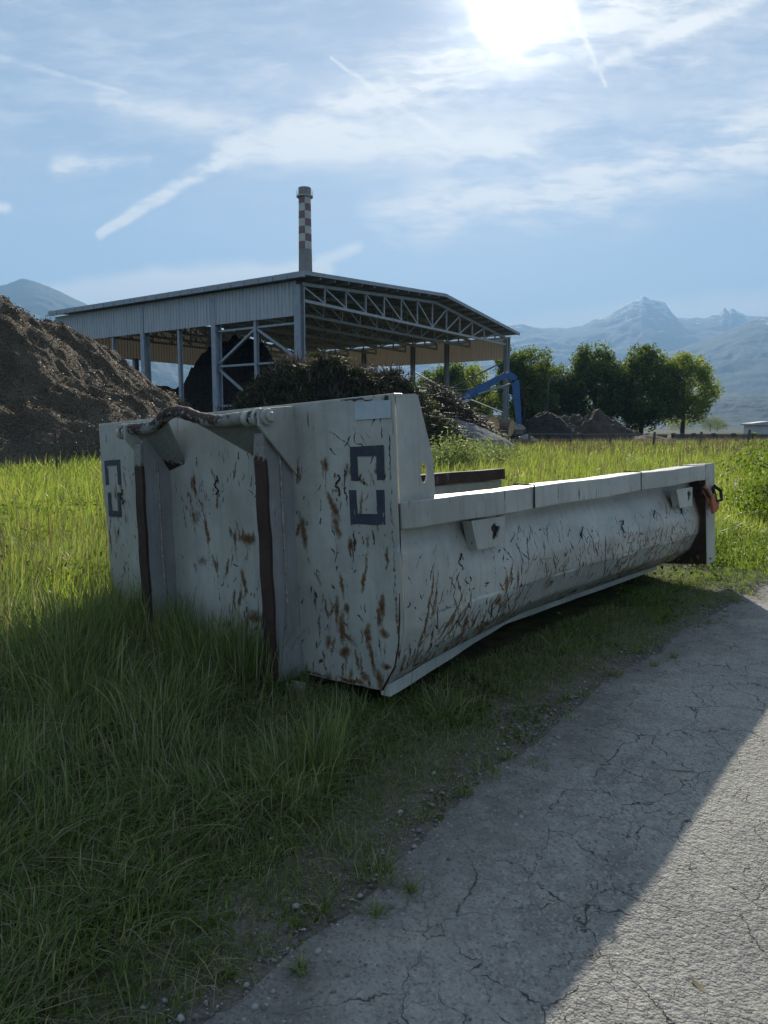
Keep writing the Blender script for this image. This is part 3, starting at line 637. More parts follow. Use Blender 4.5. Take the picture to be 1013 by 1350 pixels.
# guide plates sloping from the bar back to the wall
b = MB(); b.prism([(-1.69, -.17, 1.165), (-1.46, -.17, 1.178), (-1.38, -.17, 1.225), (-1.478, -.004, .975), (-1.62, -.004, .945)], (0, .006, .008)); b.build('guide_plate', m_guide, cont)
b = MB(); b.prism([(-1.16, -.165, 1.195), (-.92, -.165, 1.16), (-.69, -.165, 1.16), (-.66, -.004, .96), (-.84, -.004, .985)], (0, .006, .008)); b.build('guide_plate', m_guide, cont)
b = MB(); b.tube([(-.62, -.10, -.06), (-.52, -.10, -.055)], .035, 18); b.tube([(-.52, -.10, -.055), (-.505, -.10, -.055)], .02, 12); b.build('foot_roller', m_paint2, cont, auto=40)
# painted brackets, sheets of paint just proud of the wall
def quadmark(name, polys, mat, y=-.0125):
    b = MB()
    for p in polys: b.prism([(x, y, z) for x, z in p], (0, .0015, 0))
    return b.build(name, mat, cont)
def pi_u(x0, x1, z0, z1, w_, wt, up):
    j = lambda: random.uniform(-.003, .003)
    if up: return [[(x0+j(), z0), (x0+w_, z0+j()), (x0+w_, z1), (x0, z1+j())], [(x1-w_+j(), z0), (x1, z0), (x1+j(), z1), (x1-w_, z1)], [(x0+w_, z1-wt), (x1-w_, z1-wt+j()), (x1-w_, z1), (x0+w_, z1)]]
    return [[(x0, z0+j()), (x0+w_, z0), (x0+w_, z1+j()), (x0+j(), z1)], [(x1-w_, z0), (x1+j(), z0), (x1, z1), (x1-w_+j(), z1)], [(x0+w_, z0), (x1-w_, z0+j()), (x1-w_, z0+wt), (x0+w_, z0+wt)]]
quadmark('painted_bracket_mark', pi_u(-.240, -.051, .878, 1.021, .040, .042, True), m_mark)
quadmark('painted_bracket_mark', pi_u(-.254, -.056, .694, .838, .042, .044, False), m_mark)
quadmark('painted_bracket_mark', pi_u(-2.321, -2.138, .880, 1.030, .036, .035, True), m_mark)
quadmark('painted_bracket_mark', pi_u(-2.309, -2.158, .688, .835, .036, .035, False), m_mark)
quadmark('label_sticker', [[(-.202, 1.132), (-.004, 1.128), (-.002, 1.198), (-.07, 1.202), (-.202, 1.206)]], m_stick)
quadmark('label_sticker', [[(.0, .585), (.012, .62), (.012, .585)]], m_stick)
# burnt scars, squiggles of steel
def squig(pts, x=None, y=None, rad=.0035, seed=0):
    r_ = random.Random(seed); b = MB(); P = []
    n = 14; h_ = .09
    for i in range(n):
        tt = i/(n-1); dz = h_*(.5-tt); du = .014*math.sin(tt*9+r_.random())+r_.uniform(-.003, .003)
        P.append((pts[0]+du, pts[1]+dz))
    if y is not None: Q = [(p[0], y, p[1]) for p in P]
    else: Q = [(x, p[0], p[1]) for p in P]
    b.tube(Q, [rad*(.6+.8*abs(math.sin(i*1.3+seed))) for i in range(n)], 6)
    # side spatter
    for k in range(5):
        c_ = P[r_.randrange(n)]; q0 = (c_[0]+r_.uniform(-.02, .02), c_[1]+r_.uniform(-.02, .02)); q1 = (q0[0]+r_.uniform(-.006, .006), q0[1]-r_.uniform(.006, .02))
        b.tube([(q[0], y, q[1]) if y is not None else (x, q[0], q[1]) for q in (q0, q1)], rad*.6, 5)
    b.build('weld_scar', m_black, cont)
for i, (y, z) in enumerate([(.414, .484), (1.013, .484), (1.631, .483), (2.196, .478), (2.721, .50), (3.25, .50)]): squig((y, z), x=.008 if y < .6 else -.004, seed=i)
for i, (x, z) in enumerate([(-1.197, .867), (-.323, .858), (-.655, .876), (-2.143, .808)]): squig((x, z), y=-.0135, seed=10+i)
# strap and hook at the far corner
b = MB(); sp_ = [(.07, 3.50, .66), (.085, 3.56, .60), (.095, 3.60, .52), (.10, 3.66, .50), (.10, 3.72, .52), (.09, 3.78, .50)]
for p0, p1 in zip(sp_[:-1], sp_[1:]): b.beam(p0, p1, .012, .065, (0, 0, 1))
b.beam((.10, 3.60, .60), (.11, 3.62, .46), .02, .09, (0, 1, 0)); b.build('orange_strap', m_orange, cont, bevel=.004)
b = MB(); b.tube([(.07, 3.74, .66), (.11, 3.78, .62), (.12, 3.76, .55), (.10, 3.70, .54), (.09, 3.69, .60), (.075, 3.70, .65)], .014, 8); b.build('door_hook', m_black, cont, smooth=True); b = MB(); b.tube([(.065, 3.46, .66), (.09, 3.50, .64), (.10, 3.55, .58)], .012, 8); b.build('door_hook', m_black, cont, smooth=True)

# ------------------------------------------------------------------ grass and plants
def in_cont(x, y, m=0., far_end=4.3):
    d = np.stack([x-CO.x, y-CO.y], -1); c, s = math.cos(R(YAW)), math.sin(R(YAW))
    lx = d[:, 0]*c-d[:, 1]*s; ly = d[:, 0]*s+d[:, 1]*c
    return (lx < -.20+m) & (lx > -2.28-m) & (ly > .01-m) & (ly < 4.3+m), lx, ly
def blades(base, h, wid, bend, az, seg=3, twist=None):
    N = len(base); t = np.linspace(0, 1, seg+1); L = np.stack([np.cos(az), np.sin(az), az*0], -1)
    fa = rng.uniform(0, 2*np.pi, N) if twist is None else twist
    S = np.stack([np.cos(fa), np.sin(fa), fa*0], -1); V = np.zeros((N, 2*seg+1, 3), np.float32)
    for i, tt in enumerate(t):
        zz = h*(tt-.45*np.minimum(bend, 1.5)*tt**2.4); hor = h*bend*.75*tt**1.8
        p = base+L*hor[:, None]; p[:, 2] += zz
        if i < seg:
            w_ = (wid*.5*(1-tt**1.5*.75))[:, None]; V[:, 2*i] = p-S*w_; V[:, 2*i+1] = p+S*w_
        else: V[:, 2*seg] = p
    i0 = (np.arange(N)*(2*seg+1))[:, None]; F = []
    for i in range(seg-1):
        F.append(i0+np.array([2*i, 2*i+1, 2*i+3])); F.append(i0+np.array([2*i, 2*i+3, 2*i+2]))
    F.append(i0+np.array([2*seg-2, 2*seg-1, 2*seg])); return V.reshape(-1, 3), np.concatenate(F)
def leaves(P, size, flat=.5):
    """leaf-shaped quads at points P"""
    N = len(P); a = rng.normal(size=(N, 3)); a[:, 2] *= flat; a /= np.linalg.norm(a, axis=1)[:, None]
    r2 = rng.normal(size=(N, 3)); b = np.cross(a, r2); b /= np.linalg.norm(b, axis=1)[:, None]
    s = (size*rng.uniform(.6, 1.3, N))[:, None] if np.isscalar(size) else size[:, None]
    V = np.stack([P-a*s*.5, P+b*s*.28, P+a*s*.5, P-b*s*.28], 1).reshape(-1, 3); return V, np.arange(4*N).reshape(N, 4)
m_grass = leafy('grass_blades', [(0, (.085, .115, .042)), (1, (.34, .30, .20)), (.30, (.125, .175, .055)), (.58, (.175, .225, .075)), (.74, (.215, .25, .10)), (.88, (.30, .27, .19))], trans=.4, tcol=(1.6, 1.7, .9))
m_field = leafy('field_grass', rough=.42, spec=.5, cols= [(0, (.085, .125, .035)), (1, (.26, .25, .15)), (.4, (.135, .20, .05)), (.72, (.175, .24, .07)), (.88, (.22, .22, .12))], trans=.58, tcol=(2.0, 1.9, .8))
m_dry = leafy('dry_stalks', [(0, (.12, .09, .055)), (1, (.22, .18, .12)), (.5, (.15, .12, .08))], trans=.3, tcol=(1.3, 1.2, 1.))
m_weed = leafy('weed_leaves', [(0, (.04, .075, .016)), (1, (.11, .14, .04)), (.5, (.07, .12, .025))], trans=.5, tcol=(1.9, 1.9, .6))
def scatter(x0, x1, y0, y1, dens):
    n = int((x1-x0)*(y1-y0)*dens); return rng.uniform(x0, x1, n), rng.uniform(y0, y1, n)
def inview(x, y, m=.10): return (np.abs(x)/np.maximum(y, .3) < .53+m+.35/np.maximum(y, .5))
def cat(L): 
    V = []; F = []; o = 0
    for v, f in L: V.append(v); F.append(f+o); o += len(v)
    return np.concatenate(V), np.concatenate(F)
acc = []
# near verge
x, y = scatter(-4.2, 4.5, .9, 6.2, 6500)
d = edge_dist(x, y); ic, lx, ly = in_cont(x, y); ic = ic & ~((ly > 2.9) & (lx > -1.2))
dn = fbm(x*2.6, y*2.6, 21, 4); dn2 = fbm(x*7, y*7, 31, 3)
cover = np.clip((d+.16)/.22, 0, 1)
tuft = np.clip((dn2-.42)*6, .15, 1)
keep = (d > -.02+.24*(dn-.5)) & ~ic & inview(x, y) & (rng.random(len(x)) < cover*(.35+.65*tuft))
# under the belly and right beside the body the grass is thin
x, y, d, dn, lx, ly, dn2 = [q_[keep] for q_ in (x, y, d, dn, lx, ly, dn2)]
hmax = np.interp(d, [-.1, .1, .25, .6, 1.1, 2.2], [.03, .075, .115, .145, .22, .35])
front = (ly < .05); side_ = (ly > 0) & (lx > -1.3)
hmax = np.where(side_, np.minimum(hmax, .15), hmax); hmax = np.where(side_ & (lx < .0), np.minimum(hmax, .085), hmax)
nearwall = np.clip(1-np.abs(ly+.25)/.6, 0, 1)*(lx < -.25)*(lx > -2.4)
rightfront = np.clip((lx+.75)/.3, 0, 1)*(ly > -.7)
hmax = hmax*(1-.55*rightfront)
h = hmax*(.35+.9*np.clip(dn*1.5-.2, .1, 1))*rng.uniform(.45, 1.25, len(x))
b_ = rng.gamma(1.8, .38, len(x)); b_ = np.where(rng.random(len(x)) < .2, b_+1., b_)
prefaz = fbm(x*1.5, y*1.5, 41)*2*np.pi*2
az = prefaz+rng.normal(0, .9, len(x))
acc.append(blades(np.stack([x, y, gz(x, y)-.01], -1), h, rng.uniform(.0025, .0065, len(x)), b_, az, 4))
xs_, ys_2 = scatter(-1.6, 3.6, 1.1, 6.0, 11000); ds = edge_dist(xs_, ys_2); ic2, _, _ = in_cont(xs_, ys_2)
nz = fbm(xs_*5, ys_2*5, 71, 4); k2 = ~ic2 & inview(xs_, ys_2) & (ds > -.03+.30*(nz-.42)) & (ds < .9) & (rng.random(len(xs_)) < np.clip((ds+.14)*5, .1, 1)*np.clip((nz-.36)*6, .12, 1)); xs_, ys_2, ds = xs_[k2], ys_2[k2], ds[k2]
acc.append(blades(np.stack([xs_, ys_2, gz(xs_, ys_2)-.003], -1), rng.uniform(.02, .07, len(xs_))*np.clip(.6+ds, .6, 1.1), rng.uniform(.002, .005, len(xs_)), rng.gamma(2.2, .5, len(xs_)), rng.uniform(0, 6.28, len(xs_)), 3))
# flattened straw and thatch between the green
k2 = rng.random(len(x)) < .45
acc.append(blades(np.stack([x[k2]+rng.normal(0, .02, k2.sum()), y[k2]+rng.normal(0, .02, k2.sum()), gz(x[k2], y[k2])], -1), np.minimum(h[k2], .12)*rng.uniform(.6, 1.5, k2.sum()), rng.uniform(.002, .004, k2.sum()), rng.uniform(1.2, 2.6, k2.sum()), rng.uniform(0, 6.28, k2.sum()), 3))
te = rng.uniform(1.2, 9.5, 46)
for q0 in te:
    ex_ = np.interp(q0, q, EP[:, 0]); ey_ = np.interp(q0, q, EP[:, 1]); o_ = rng.uniform(-.14, .10); cx_, cy_ = ex_-nn[0]*o_, ey_-nn[1]*o_; m_n = rng.integers(14, 60); rr_ = rng.uniform(.015, .05)
    a_ = rng.uniform(0, 6.28, m_n); X_ = cx_+rr_*np.cos(a_)*rng.random(m_n); Y_ = cy_+rr_*np.sin(a_)*rng.random(m_n)
    acc.append(blades(np.stack([X_, Y_, dip(Y_)+.008], -1), rng.uniform(.02, .07, m_n), rng.uniform(.002, .005, m_n), rng.gamma(2.5, .4, m_n), a_, 3))
# named tufts: long arching grass in front
def tuftb(cx, cy, n, rad, hh_, ww, bm=.8, out_=1.0):
    hh_ *= .84
    a = rng.uniform(0, 2*np.pi, n); r_ = rad*np.sqrt(rng.random(n)); X = cx+r_*np.cos(a); Y = cy+r_*np.sin(a)
    az_ = a*out_+rng.normal(0, .6, n)+(1-out_)*2.6
    acc.append(blades(np.stack([X, Y, gz(X, Y)-.01], -1), hh_*rng.uniform(.5, 1.15, n), rng.uniform(ww*.6, ww*1.2, n), rng.gamma(3., bm/3, n), az_, 5))
for (cx, cy, n, rad, hh_, ww, bm) in [(-.30, 2.42, 260, .16, .30, .006, .7), (-.22, 2.50, 120, .07, .40, .006, .3), (-.42, 2.30, 220, .18, .26, .005, 1.6), (-1.15, 1.85, 260, .2, .26, .005, 1.1), (-.02, 1.95, 170, .06, .11, .004, .8), (-.75, 1.75, 200, .2, .2, .005, 1.2),
    (.56, 2.56, 130, .05, .055, .005, .9), (-.19, 1.53, 130, .05, .045, .004, 1.), (-.62, 3.3, 260, .16, .44, .007, .25), (-.85, 3.45, 320, .22, .42, .007, .3), (-1.2, 3.75, 320, .25, .46, .007, .3), (-1.55, 3.5, 360, .3, .52, .007, .35), (-1.75, 3.95, 300, .22, .40, .007, .3), (-2.1, 3.7, 300, .3, .5, .007, .4),
    (-1.3, 3.0, 260, .25, .46, .007, .5), (-.9, 2.85, 240, .22, .38, .006, .6), (-1.75, 2.7, 260, .25, .42, .006, .7), (-.1, 2.85, 120, .12, .2, .005, .9), (.25, 3.0, 120, .1, .2, .005, 1.1), (1.0, 3.9, 120, .15, .18, .005, .9)]:
    tuftb(cx, cy, n, rad, hh_, ww, bm)
ns_ = 260; sx_, sy_ = rng.uniform(-3, .2, ns_), rng.uniform(1.6, 4.6, ns_); ok_ = (edge_dist(sx_, sy_) > .45) & ~in_cont(sx_, sy_)[0]; sx_, sy_ = sx_[ok_], sy_[ok_]
acc.append(blades(np.stack([sx_, sy_, gz(sx_, sy_)], -1), rng.uniform(.25, .55, len(sx_)), np.full(len(sx_), .0024), rng.gamma(2, .12, len(sx_)), rng.uniform(0, 6.28, len(sx_)), 4))
Vg_, Fg_ = cat(acc)
g1 = mesh_obj('grass', Vg_, Fg_, m_grass); tag(g1, 'long uneven green grass on the shaded verge in front of the container', 'grass', kind='stuff')
# sunlit meadow behind and beside
acc = []
def field(x0, x1, y0, y1, dens, hs, ws, seg, seed, far_=False, minedge=.1):
    x, y = scatter(x0, x1, y0, y1, dens); d = edge_dist(x, y); ic, lx, ly = in_cont(x, y)
    dn = fbm(x*.9, y*.9, seed, 4); k = (d > minedge+.1*(dn-.5)) & ~ic & inview(x, y, .06) & (rng.random(len(x)) < .45+dn)
    x, y, d, dn = x[k], y[k], d[k], dn[k]
    h = hs*(.25+dn*1.5)*(.6+.8*fbm(x*3, y*3, seed+9))*rng.uniform(.5, 1.25, len(x))*np.clip(.2+d*.8, .2, 1); b_ = rng.gamma(2., .28, len(x))
    return blades(np.stack([x, y, gz(x, y)-.01], -1), h, ws*rng.uniform(.6, 1.3, len(x)), b_, fbm(x*.7, y*.7, seed+5)*12+rng.normal(0, 1, len(x)), seg)
acc.append(field(-6.5, -1.7, 4.2, 9, 2300, .34, .007, 4, 51)); acc.append(field(-1.7, 8, 6.2, 9, 900, .28, .008, 3, 52))
acc.append(field(3.0, 8, 5.6, 9, 1100, .20, .008, 3, 53))
acc.append(field(-13, 12, 9, 16, 420, .36, .012, 3, 54)); acc.append(field(-22, 24, 16, 30, 150, .40, .020, 2, 55))
acc.append(field(-10, 45, 30, 62, 34, .42, .045, 2, 56))
V_, F_ = cat(acc); g2 = mesh_obj('meadow_grass', V_, F_, m_field); tag(g2, 'bright sunlit meadow grass behind the container', 'grass', kind='stuff')

# dry stalk belt and dark weeds in the field
def stalks(name, x0, x1, y0, y1, dens, hs, ws, mat, label):
    x, y = scatter(x0, x1, y0, y1, dens); dn = fbm(x*.35, y*.35, 77, 4); k = (rng.random(len(x)) < np.clip(dn*2.4-.75, 0, 1)) & inview(x, y, .04) & (edge_dist(x, y) > .6) & ~in_cont(x, y, .3)[0]
    x, y = x[k], y[k]; v = blades(np.stack([x, y, gz(x, y)], -1), hs*rng.uniform(.5, 1.2, len(x)), ws*rng.uniform(.6, 1.3, len(x)), rng.gamma(2, .12, len(x)), rng.uniform(0, 6.28, len(x)), 2)
    o = mesh_obj(name, *v, mat); tag(o, label, 'dry grass', kind='stuff')
stalks('dry_grass', -2, 50, 26, 66, 13, .8, .03, m_dry, 'belt of dry brownish stalks across the far field')
stalks('dry_grass', -4.2, -1.75, 3.3, 7.5, 170, .62, .006, m_dry, 'dark dry stalks in the grass at the left edge beside the container')
stalks('dry_grass', .5, 14, 11, 26, 16, .65, .013, m_dry, 'thin dry stalks standing in the meadow behind the container')

# shrubs: leaf clouds on woody stems
m_bark = simple('bark', (.07, .055, .04), (.12, .10, .08), 12, .9, bump=.5, bd=.02)
m_bush = leafy('shrub_leaves', [(0, (.045, .085, .018)), (1, (.12, .16, .04)), (.5, (.075, .13, .025))], trans=.5, tcol=(2.0, 1.9, .6))
m_bushp = leafy('pale_shrub_leaves', [(0, (.07, .10, .045)), (1, (.25, .27, .18)), (.5, (.12, .16, .07)), (.85, (.16, .19, .10))], trans=.5, tcol=(1.7, 1.7, .9))
def bush(name, cx, cy, rx, ry, h, n, ls, mat, label, cat_='shrub', group=None, stems=7):
    root = empty(name, (cx, cy, 0)); tag(root, label, cat_, group)
    st = MB(); tips = []
    for i in range(stems):
        a = random.uniform(0, 6.28); r_ = random.uniform(.3, .9); tip = (rx*r_*math.cos(a), ry*r_*math.sin(a), h*random.uniform(.6, 1.)*(1-.35*r_)); tips.append(tip)
        st.tube([(tip[0]*.1, tip[1]*.1, -.02), (tip[0]*.45, tip[1]*.45, tip[2]*.55), tip], [.03*h, .018*h, .006*h], 5)
    st.build('stem', m_bark, root)
    cl = np.array(tips+[(random.uniform(-rx, rx)*.8, random.uniform(-ry, ry)*.8, h*random.uniform(.15, .65)) for _ in range(stems*2)])
    idx = rng.integers(0, len(cl), n); sg = np.array([rx*.26, ry*.26, h*.16]); P = cl[idx]+rng.normal(size=(n, 3))*sg; P[:, 2] = np.abs(P[:, 2])
    v = leaves(P, ls, .8); mesh_obj('foliage', *v, mat, root); return root
for i, (cx, cy, rx, ry, h, n, lab) in enumerate([(5.2, 9.2, .9, .9, .75, 5200, 'leafy green bramble bush at the right edge nearest the path'), (7.2, 12.2, 1.2, 1.1, .95, 4200, 'bramble bush behind the one nearest the path at the right edge'),
      (9.6, 16.5, 1.8, 1.5, 1.0, 4200, 'spreading bramble bush farthest back along the right edge of the photo')]):
    bush('bramble_bush', cx, cy, rx, ry, h, n, .055+.012*i, m_bush, lab, 'bush', 'bramble bushes along the right edge')
for i, (cx, cy, rx, h, lab) in enumerate([(1.55, 20, 1.0, .95, 'pale flowering shrub just right of the container ear, nearest the wall top'), (2.9, 22, 1.2, .85, 'pale flowering shrub above the left end of the brown rim'), (3.6, 27, 1.0, .8, 'small pale shrub in front of the cut logs')]):
    bush('pale_shrub', cx, cy, rx, rx, h, 3000, .08, m_bushp, lab, 'shrub', 'pale shrubs in front of the gravel heap')
# leafy weed stems low along the body and the far bank
x, y = scatter(1.0, 5.6, 3.6, 8.2, 900); d = edge_dist(x, y); ic, lx, ly = in_cont(x, y); k = (d > .12) & ~ic & (fbm(x*2, y*2, 88) > .5); x, y = x[k], y[k]
P = np.stack([x, y, gz(x, y)+rng.uniform(.01, .22, len(x))*np.where(y > 5.4, 1., .5)], -1); v = leaves(P, .035, 1.); o = mesh_obj('weeds', *v, m_weed); tag(o, 'low leafy weeds along the foot of the container and the verge', 'weeds', kind='stuff')
x, y = scatter(-5.5, -1.9, 4.4, 9, 420); ic, lx, ly = in_cont(x, y); k = ~ic & (fbm(x*1.6, y*1.6, 98) > .52); x, y = x[k], y[k]
P = np.stack([x, y, rng.uniform(.05, .34, len(x))], -1); v = leaves(P, .05, 1.); o = mesh_obj('weeds', *v, m_weed); tag(o, 'broad leaved weeds in the sunny grass left of the container', 'weeds', kind='stuff')

x, y = scatter(-3.2, .8, 1.1, 3.6, 2600); d = edge_dist(x, y); ic, lx, ly = in_cont(x, y); k = ~ic & (d > -.02) & (fbm(x*3.1, y*3.1, 61, 3) > .53); x, y, d = x[k], y[k], d[k]
P = np.stack([x, y, gz(x, y)+rng.uniform(.005, .07, len(x))*np.clip(.3+d, .3, 1)], -1); v = leaves(P, .022, 1.2); o = mesh_obj('weeds', *v, m_weed); tag(o, 'small clover-like weeds between the grass on the shaded verge', 'weeds', kind='stuff')
# pebbles and grit
m_peb, t, out = new_mat('pebbles'); g = t.new('ShaderNodeNewGeometry').outputs['Random Per Island']
principled(t, out, t.mix(g, (.10, .095, .088), (.36, .35, .33)), .85)
ico = np.array([(0, 0, 1), (.9, 0, .2), (.28, .85, .2), (-.72, .53, .2), (-.72, -.53, .2), (.28, -.85, .2), (0, 0, -.6)]); icf = np.array([(0, 1, 2), (0, 2, 3), (0, 3, 4), (0, 4, 5), (0, 5, 1), (6, 2, 1), (6, 3, 2), (6, 4, 3), (6, 5, 4), (6, 1, 5)])
x, y = scatter(-1., 4.2, 1.1, 6, 4200); d = edge_dist(x, y); k = (d < .38) & (d > -.5) & (rng.random(len(x)) < np.exp(-((d+.02)/.15)**2)+.03) & inview(x, y); x, y, d = x[k], y[k], d[k]
n = len(x); s = rng.gamma(1.6, .0016, n)+.0012; s = np.minimum(s, .014); a = rng.uniform(0, 6.28, n)
Q = ico[None]*(s[:, None, None]*np.stack([rng.uniform(.7, 1.4, n), rng.uniform(.7, 1.2, n), rng.uniform(.5, .9, n)], -1)[:, None, :]); ca, sa = np.cos(a)[:, None], np.sin(a)[:, None]
Qx = Q[..., 0]*ca-Q[..., 1]*sa; Qy = Q[..., 0]*sa+Q[..., 1]*ca
Vp = np.stack([Qx+x[:, None], Qy+y[:, None], Q[..., 2]+(np.where(d < .25, dip(y)+.011, gz(x, y)+.012))[:, None]], -1).reshape(-1, 3)
Fp = (icf[None]+(np.arange(n)*7)[:, None, None]).reshape(-1, 3); o = mesh_obj('pebbles', Vp, Fp, m_peb); tag(o, 'loose grit and small stones along the dirt edge of the path', 'pebbles', kind='stuff')
m_twig = simple('pale_dry_stick', (.34, .31, .26), (.22, .19, .15), 30, .8); m_dleaf = simple('dry_leaf', (.28, .20, .10), (.36, .28, .16), 20, .8)
b = MB(); dz_ = float(dip(np.array(2.52))); b.tube([(1.02, 2.53, .014+dz_), (1.06, 2.515, .016+dz_), (1.105, 2.51, .014+dz_)], [.0035, .004, .0028], 6); tag(b.build('stick', m_twig), 'small pale stick lying on the shaded side of the path', 'stick')
def dleaf(x, y, s, a, label):
    b = MB(); P = [(-s, 0, .012), (-s*.3, -s*.28, .016), (s*.6, -s*.2, .013), (s, 0, .02), (s*.5, s*.25, .016), (-s*.4, s*.25, .012)]
    b.prism([(x+p[0]*math.cos(a)-p[1]*math.sin(a), y+p[0]*math.sin(a)+p[1]*math.cos(a), p[2]-.002+float(dip(np.array(y)))) for p in P], (0, 0, .002)); tag(b.build('dead_leaf', m_dleaf), label, 'leaf', 'dead leaves on the path')
dleaf(.715, 1.545, .022, 2.0, 'curled pale dead leaf on the sunlit asphalt near the bottom right'); dleaf(.42, 1.40, .014, .3, 'tiny orange-brown dead leaf at the bottom edge of the sunlit asphalt')

# ------------------------------------------------------------------ heaps
def heap(name, cx, cy, rx, ry, h, mat, label, cat_, ns=.5, amp=.12, n=150, p=1.0, seed=1, rot=0., rough=.0, flat=0.):
    u = np.linspace(-1.05, 1.05, n); Ug, Vg = np.meshgrid(u, u); r_ = np.hypot(Ug, Vg)*(1+.12*(fbm(Ug*2+5, Vg*2, seed)-.5))
    base = np.clip(1-r_, 0, 1)**p
    if flat: base = np.minimum(base, flat)/flat
    X = Ug*rx; Y = Vg*ry; Z = h*base*(1+.3*(fbm(X*.35+9, Y*.35, seed+4)-.5))
    mask = np.clip((1-r_)*6, 0, 1); Z = Z+mask*amp*(fbm(X*ns, Y*ns, seed+2, 5, .6)-.5)*2+mask*rough*(rng.random(X.shape)-.5)-.06
    c, s = math.cos(rot), math.sin(rot); V = np.stack([cx+X*c-Y*s, cy+X*s+Y*c, Z], -1).reshape(-1, 3); i = np.arange(n*n).reshape(n, n)
    F = np.stack([i[:-1, :-1], i[:-1, 1:], i[1:, 1:], i[1:, :-1]], -1).reshape(-1, 4); o = mesh_obj(name, V, F, mat); tag(o, label, cat_); return o, V
m_mulch, t, out = new_mat('wood_mulch'); pos = t.new('ShaderNodeNewGeometry').outputs['Position']
n1, _ = t.noise(pos, .8, 5, .65); n2, _ = t.noise(pos, 7, 6, .75); vv = t.voro(pos, 16); vc = t.new('ShaderNodeSeparateColor'); t.l.new(vv.outputs['Color'], vc.inputs[0])
c = t.mix(t.mr(n1, .3, .7), (.12, .092, .065), (.20, .162, .12)); c = t.mix(t.mr(n2, .45, .75, 0, .7), c, (.15, .12, .085)); c = t.mix(t.mr(vc.outputs[0], .8, .95, 0, .7), c, (.20, .165, .12))
principled(t, out, c, .95, normal=t.bump(t.m('ADD', n2, vv.outputs['Distance']), 1., .16), spec=.15)
hp, HV = heap('mulch_heap', -18.9, 30, 13.0, 13, 8.9, m_mulch, 'big heap of brown shredded wood mulch at the left edge', 'heap', .5, 1.0, 360, .92, 6)
# chips lying on it are part of the heap
m_chip = leafy('wood_chips', [(0, (.045, .032, .02)), (1, (.22, .18, .13)), (.5, (.09, .068, .045)), (.8, (.19, .15, .105))], trans=.12, tcol=(1, 1, 1))
idx = rng.integers(0, len(HV), 110000); Pc = HV[idx]+rng.normal(0, .05, (110000, 3)); Pc = Pc[(Pc[:, 2] > .05) & (Pc[:, 1] < 33)]; Pc[:, 2] += .03
mesh_obj('chips', *leaves(Pc, .085, .8), m_chip, hp)['kind'] = 'stuff'
m_dark = simple('dark_compost', (.02, .017, .015), (.055, .045, .037), 3.5, .95, bump=1., bd=.4)
m_soil = simple('brown_soil', (.05, .038, .028), (.085, .066, .05), 1.5, .95, bump=.9, bd=.15)
m_gravel = simple('grey_gravel', (.12, .12, .125), (.20, .20, .20), 9, .95, bump=1., bd=.08)
heap('compost_heap', -13.2, 67, 7.5, 7, 8.6, m_dark, 'tall dark compost heap under the hall roof behind the left columns', 'heap', .7, 1.3, 110, .8, 8, flat=.75)
heap('compost_heap', -23, 67, 11, 7, 4.6, m_dark, 'low black compost heap under the hall beside the mulch heap', 'heap', .4, .4, 70, .8, 9, flat=.6)
heap('soil_heap', 12.6, 58, 3.9, 3.4, 2.9, m_dark, 'dark pointed soil heap right of the excavator stick', 'heap', 1.1, .5, 90, .95, 12)
heap('soil_heap', 16.8, 62, 5.2, 3.5, 2.4, m_soil, 'brown rough soil heap in front of the tall trees', 'heap', 1.1, .9, 90, .8, 13, flat=.8)
heap('soil_heap', 21.5, 60, 3.5, 3, .9, m_soil, 'low brown soil mound at the foot of the two big trees', 'heap', .7, .25, 50, .8, 14)
heap('gravel_heap', 2.9, 41, 4.6, 3., 1.75, m_gravel, 'grey gravel bank between the container ear and the logs', 'heap', .8, .12, 90, .7, 15, flat=.8)
# brush heaps: tangled twigs and conifer branches over a core
m_twigd = leafy('brown_twigs', [(0, (.05, .036, .026)), (1, (.24, .19, .15)), (.5, (.11, .08, .06)), (.8, (.16, .12, .09))], trans=.1, tcol=(1, 1, 1))
m_conif = leafy('cut_conifer_branches', [(0, (.018, .028, .012)), (1, (.10, .11, .045)), (.5, (.03, .045, .018)), (.85, (.06, .075, .028))], trans=.35, tcol=(1.6, 1.5, .7))
def brush(name, cx, cy, rx, ry, h, n_tw, n_lf, mat_core, label, seed, flat, ls, tw=1.2, p=.8, mats=(None, None), amp=.5):
    o, V = heap(name, cx, cy, rx, ry, h, mat_core, label, 'brush heap', .5, amp, 110, p, seed, flat=flat)
    V = V[(V[:, 2] > .1) & (V[:, 1] < cy+ry*.4)]
    P = V[rng.integers(0, len(V), n_tw)]+rng.normal(0, .12, (n_tw, 3)); az = rng.uniform(0, 6.28, n_tw)
    v = blades(P, tw*rng.uniform(.3, 1., n_tw), rng.uniform(.03, .07, n_tw), rng.gamma(3, .4, n_tw), az, 3); mesh_obj('twigs', *v, mats[0] or m_twigd, o)['kind'] = 'stuff'
    if n_lf:
        # drooping branches, each a line of short needles
        nb = n_lf//28; c0 = V[rng.integers(0, len(V), nb)]+np.array([0, 0, .1]); az = rng.uniform(0, 6.28, nb); Lb = rng.uniform(.5, 1.5, nb)
        tt = rng.random((nb, 28)); dx = np.cos(az)[:, None]*tt*Lb[:, None]; dy = np.sin(az)[:, None]*tt*Lb[:, None]; dz = (.45*tt-.75*tt**2)*Lb[:, None]*rng.uniform(.3, 1.2, nb)[:, None]
        P = c0[:, None, :]+np.stack([dx, dy, dz], -1); P = P.reshape(-1, 3)+rng.normal(0, .05, (nb*28, 3))
        mesh_obj('branches', *leaves(P, ls, 1.), mats[1] or m_conif, o)['kind'] = 'stuff'
    return o
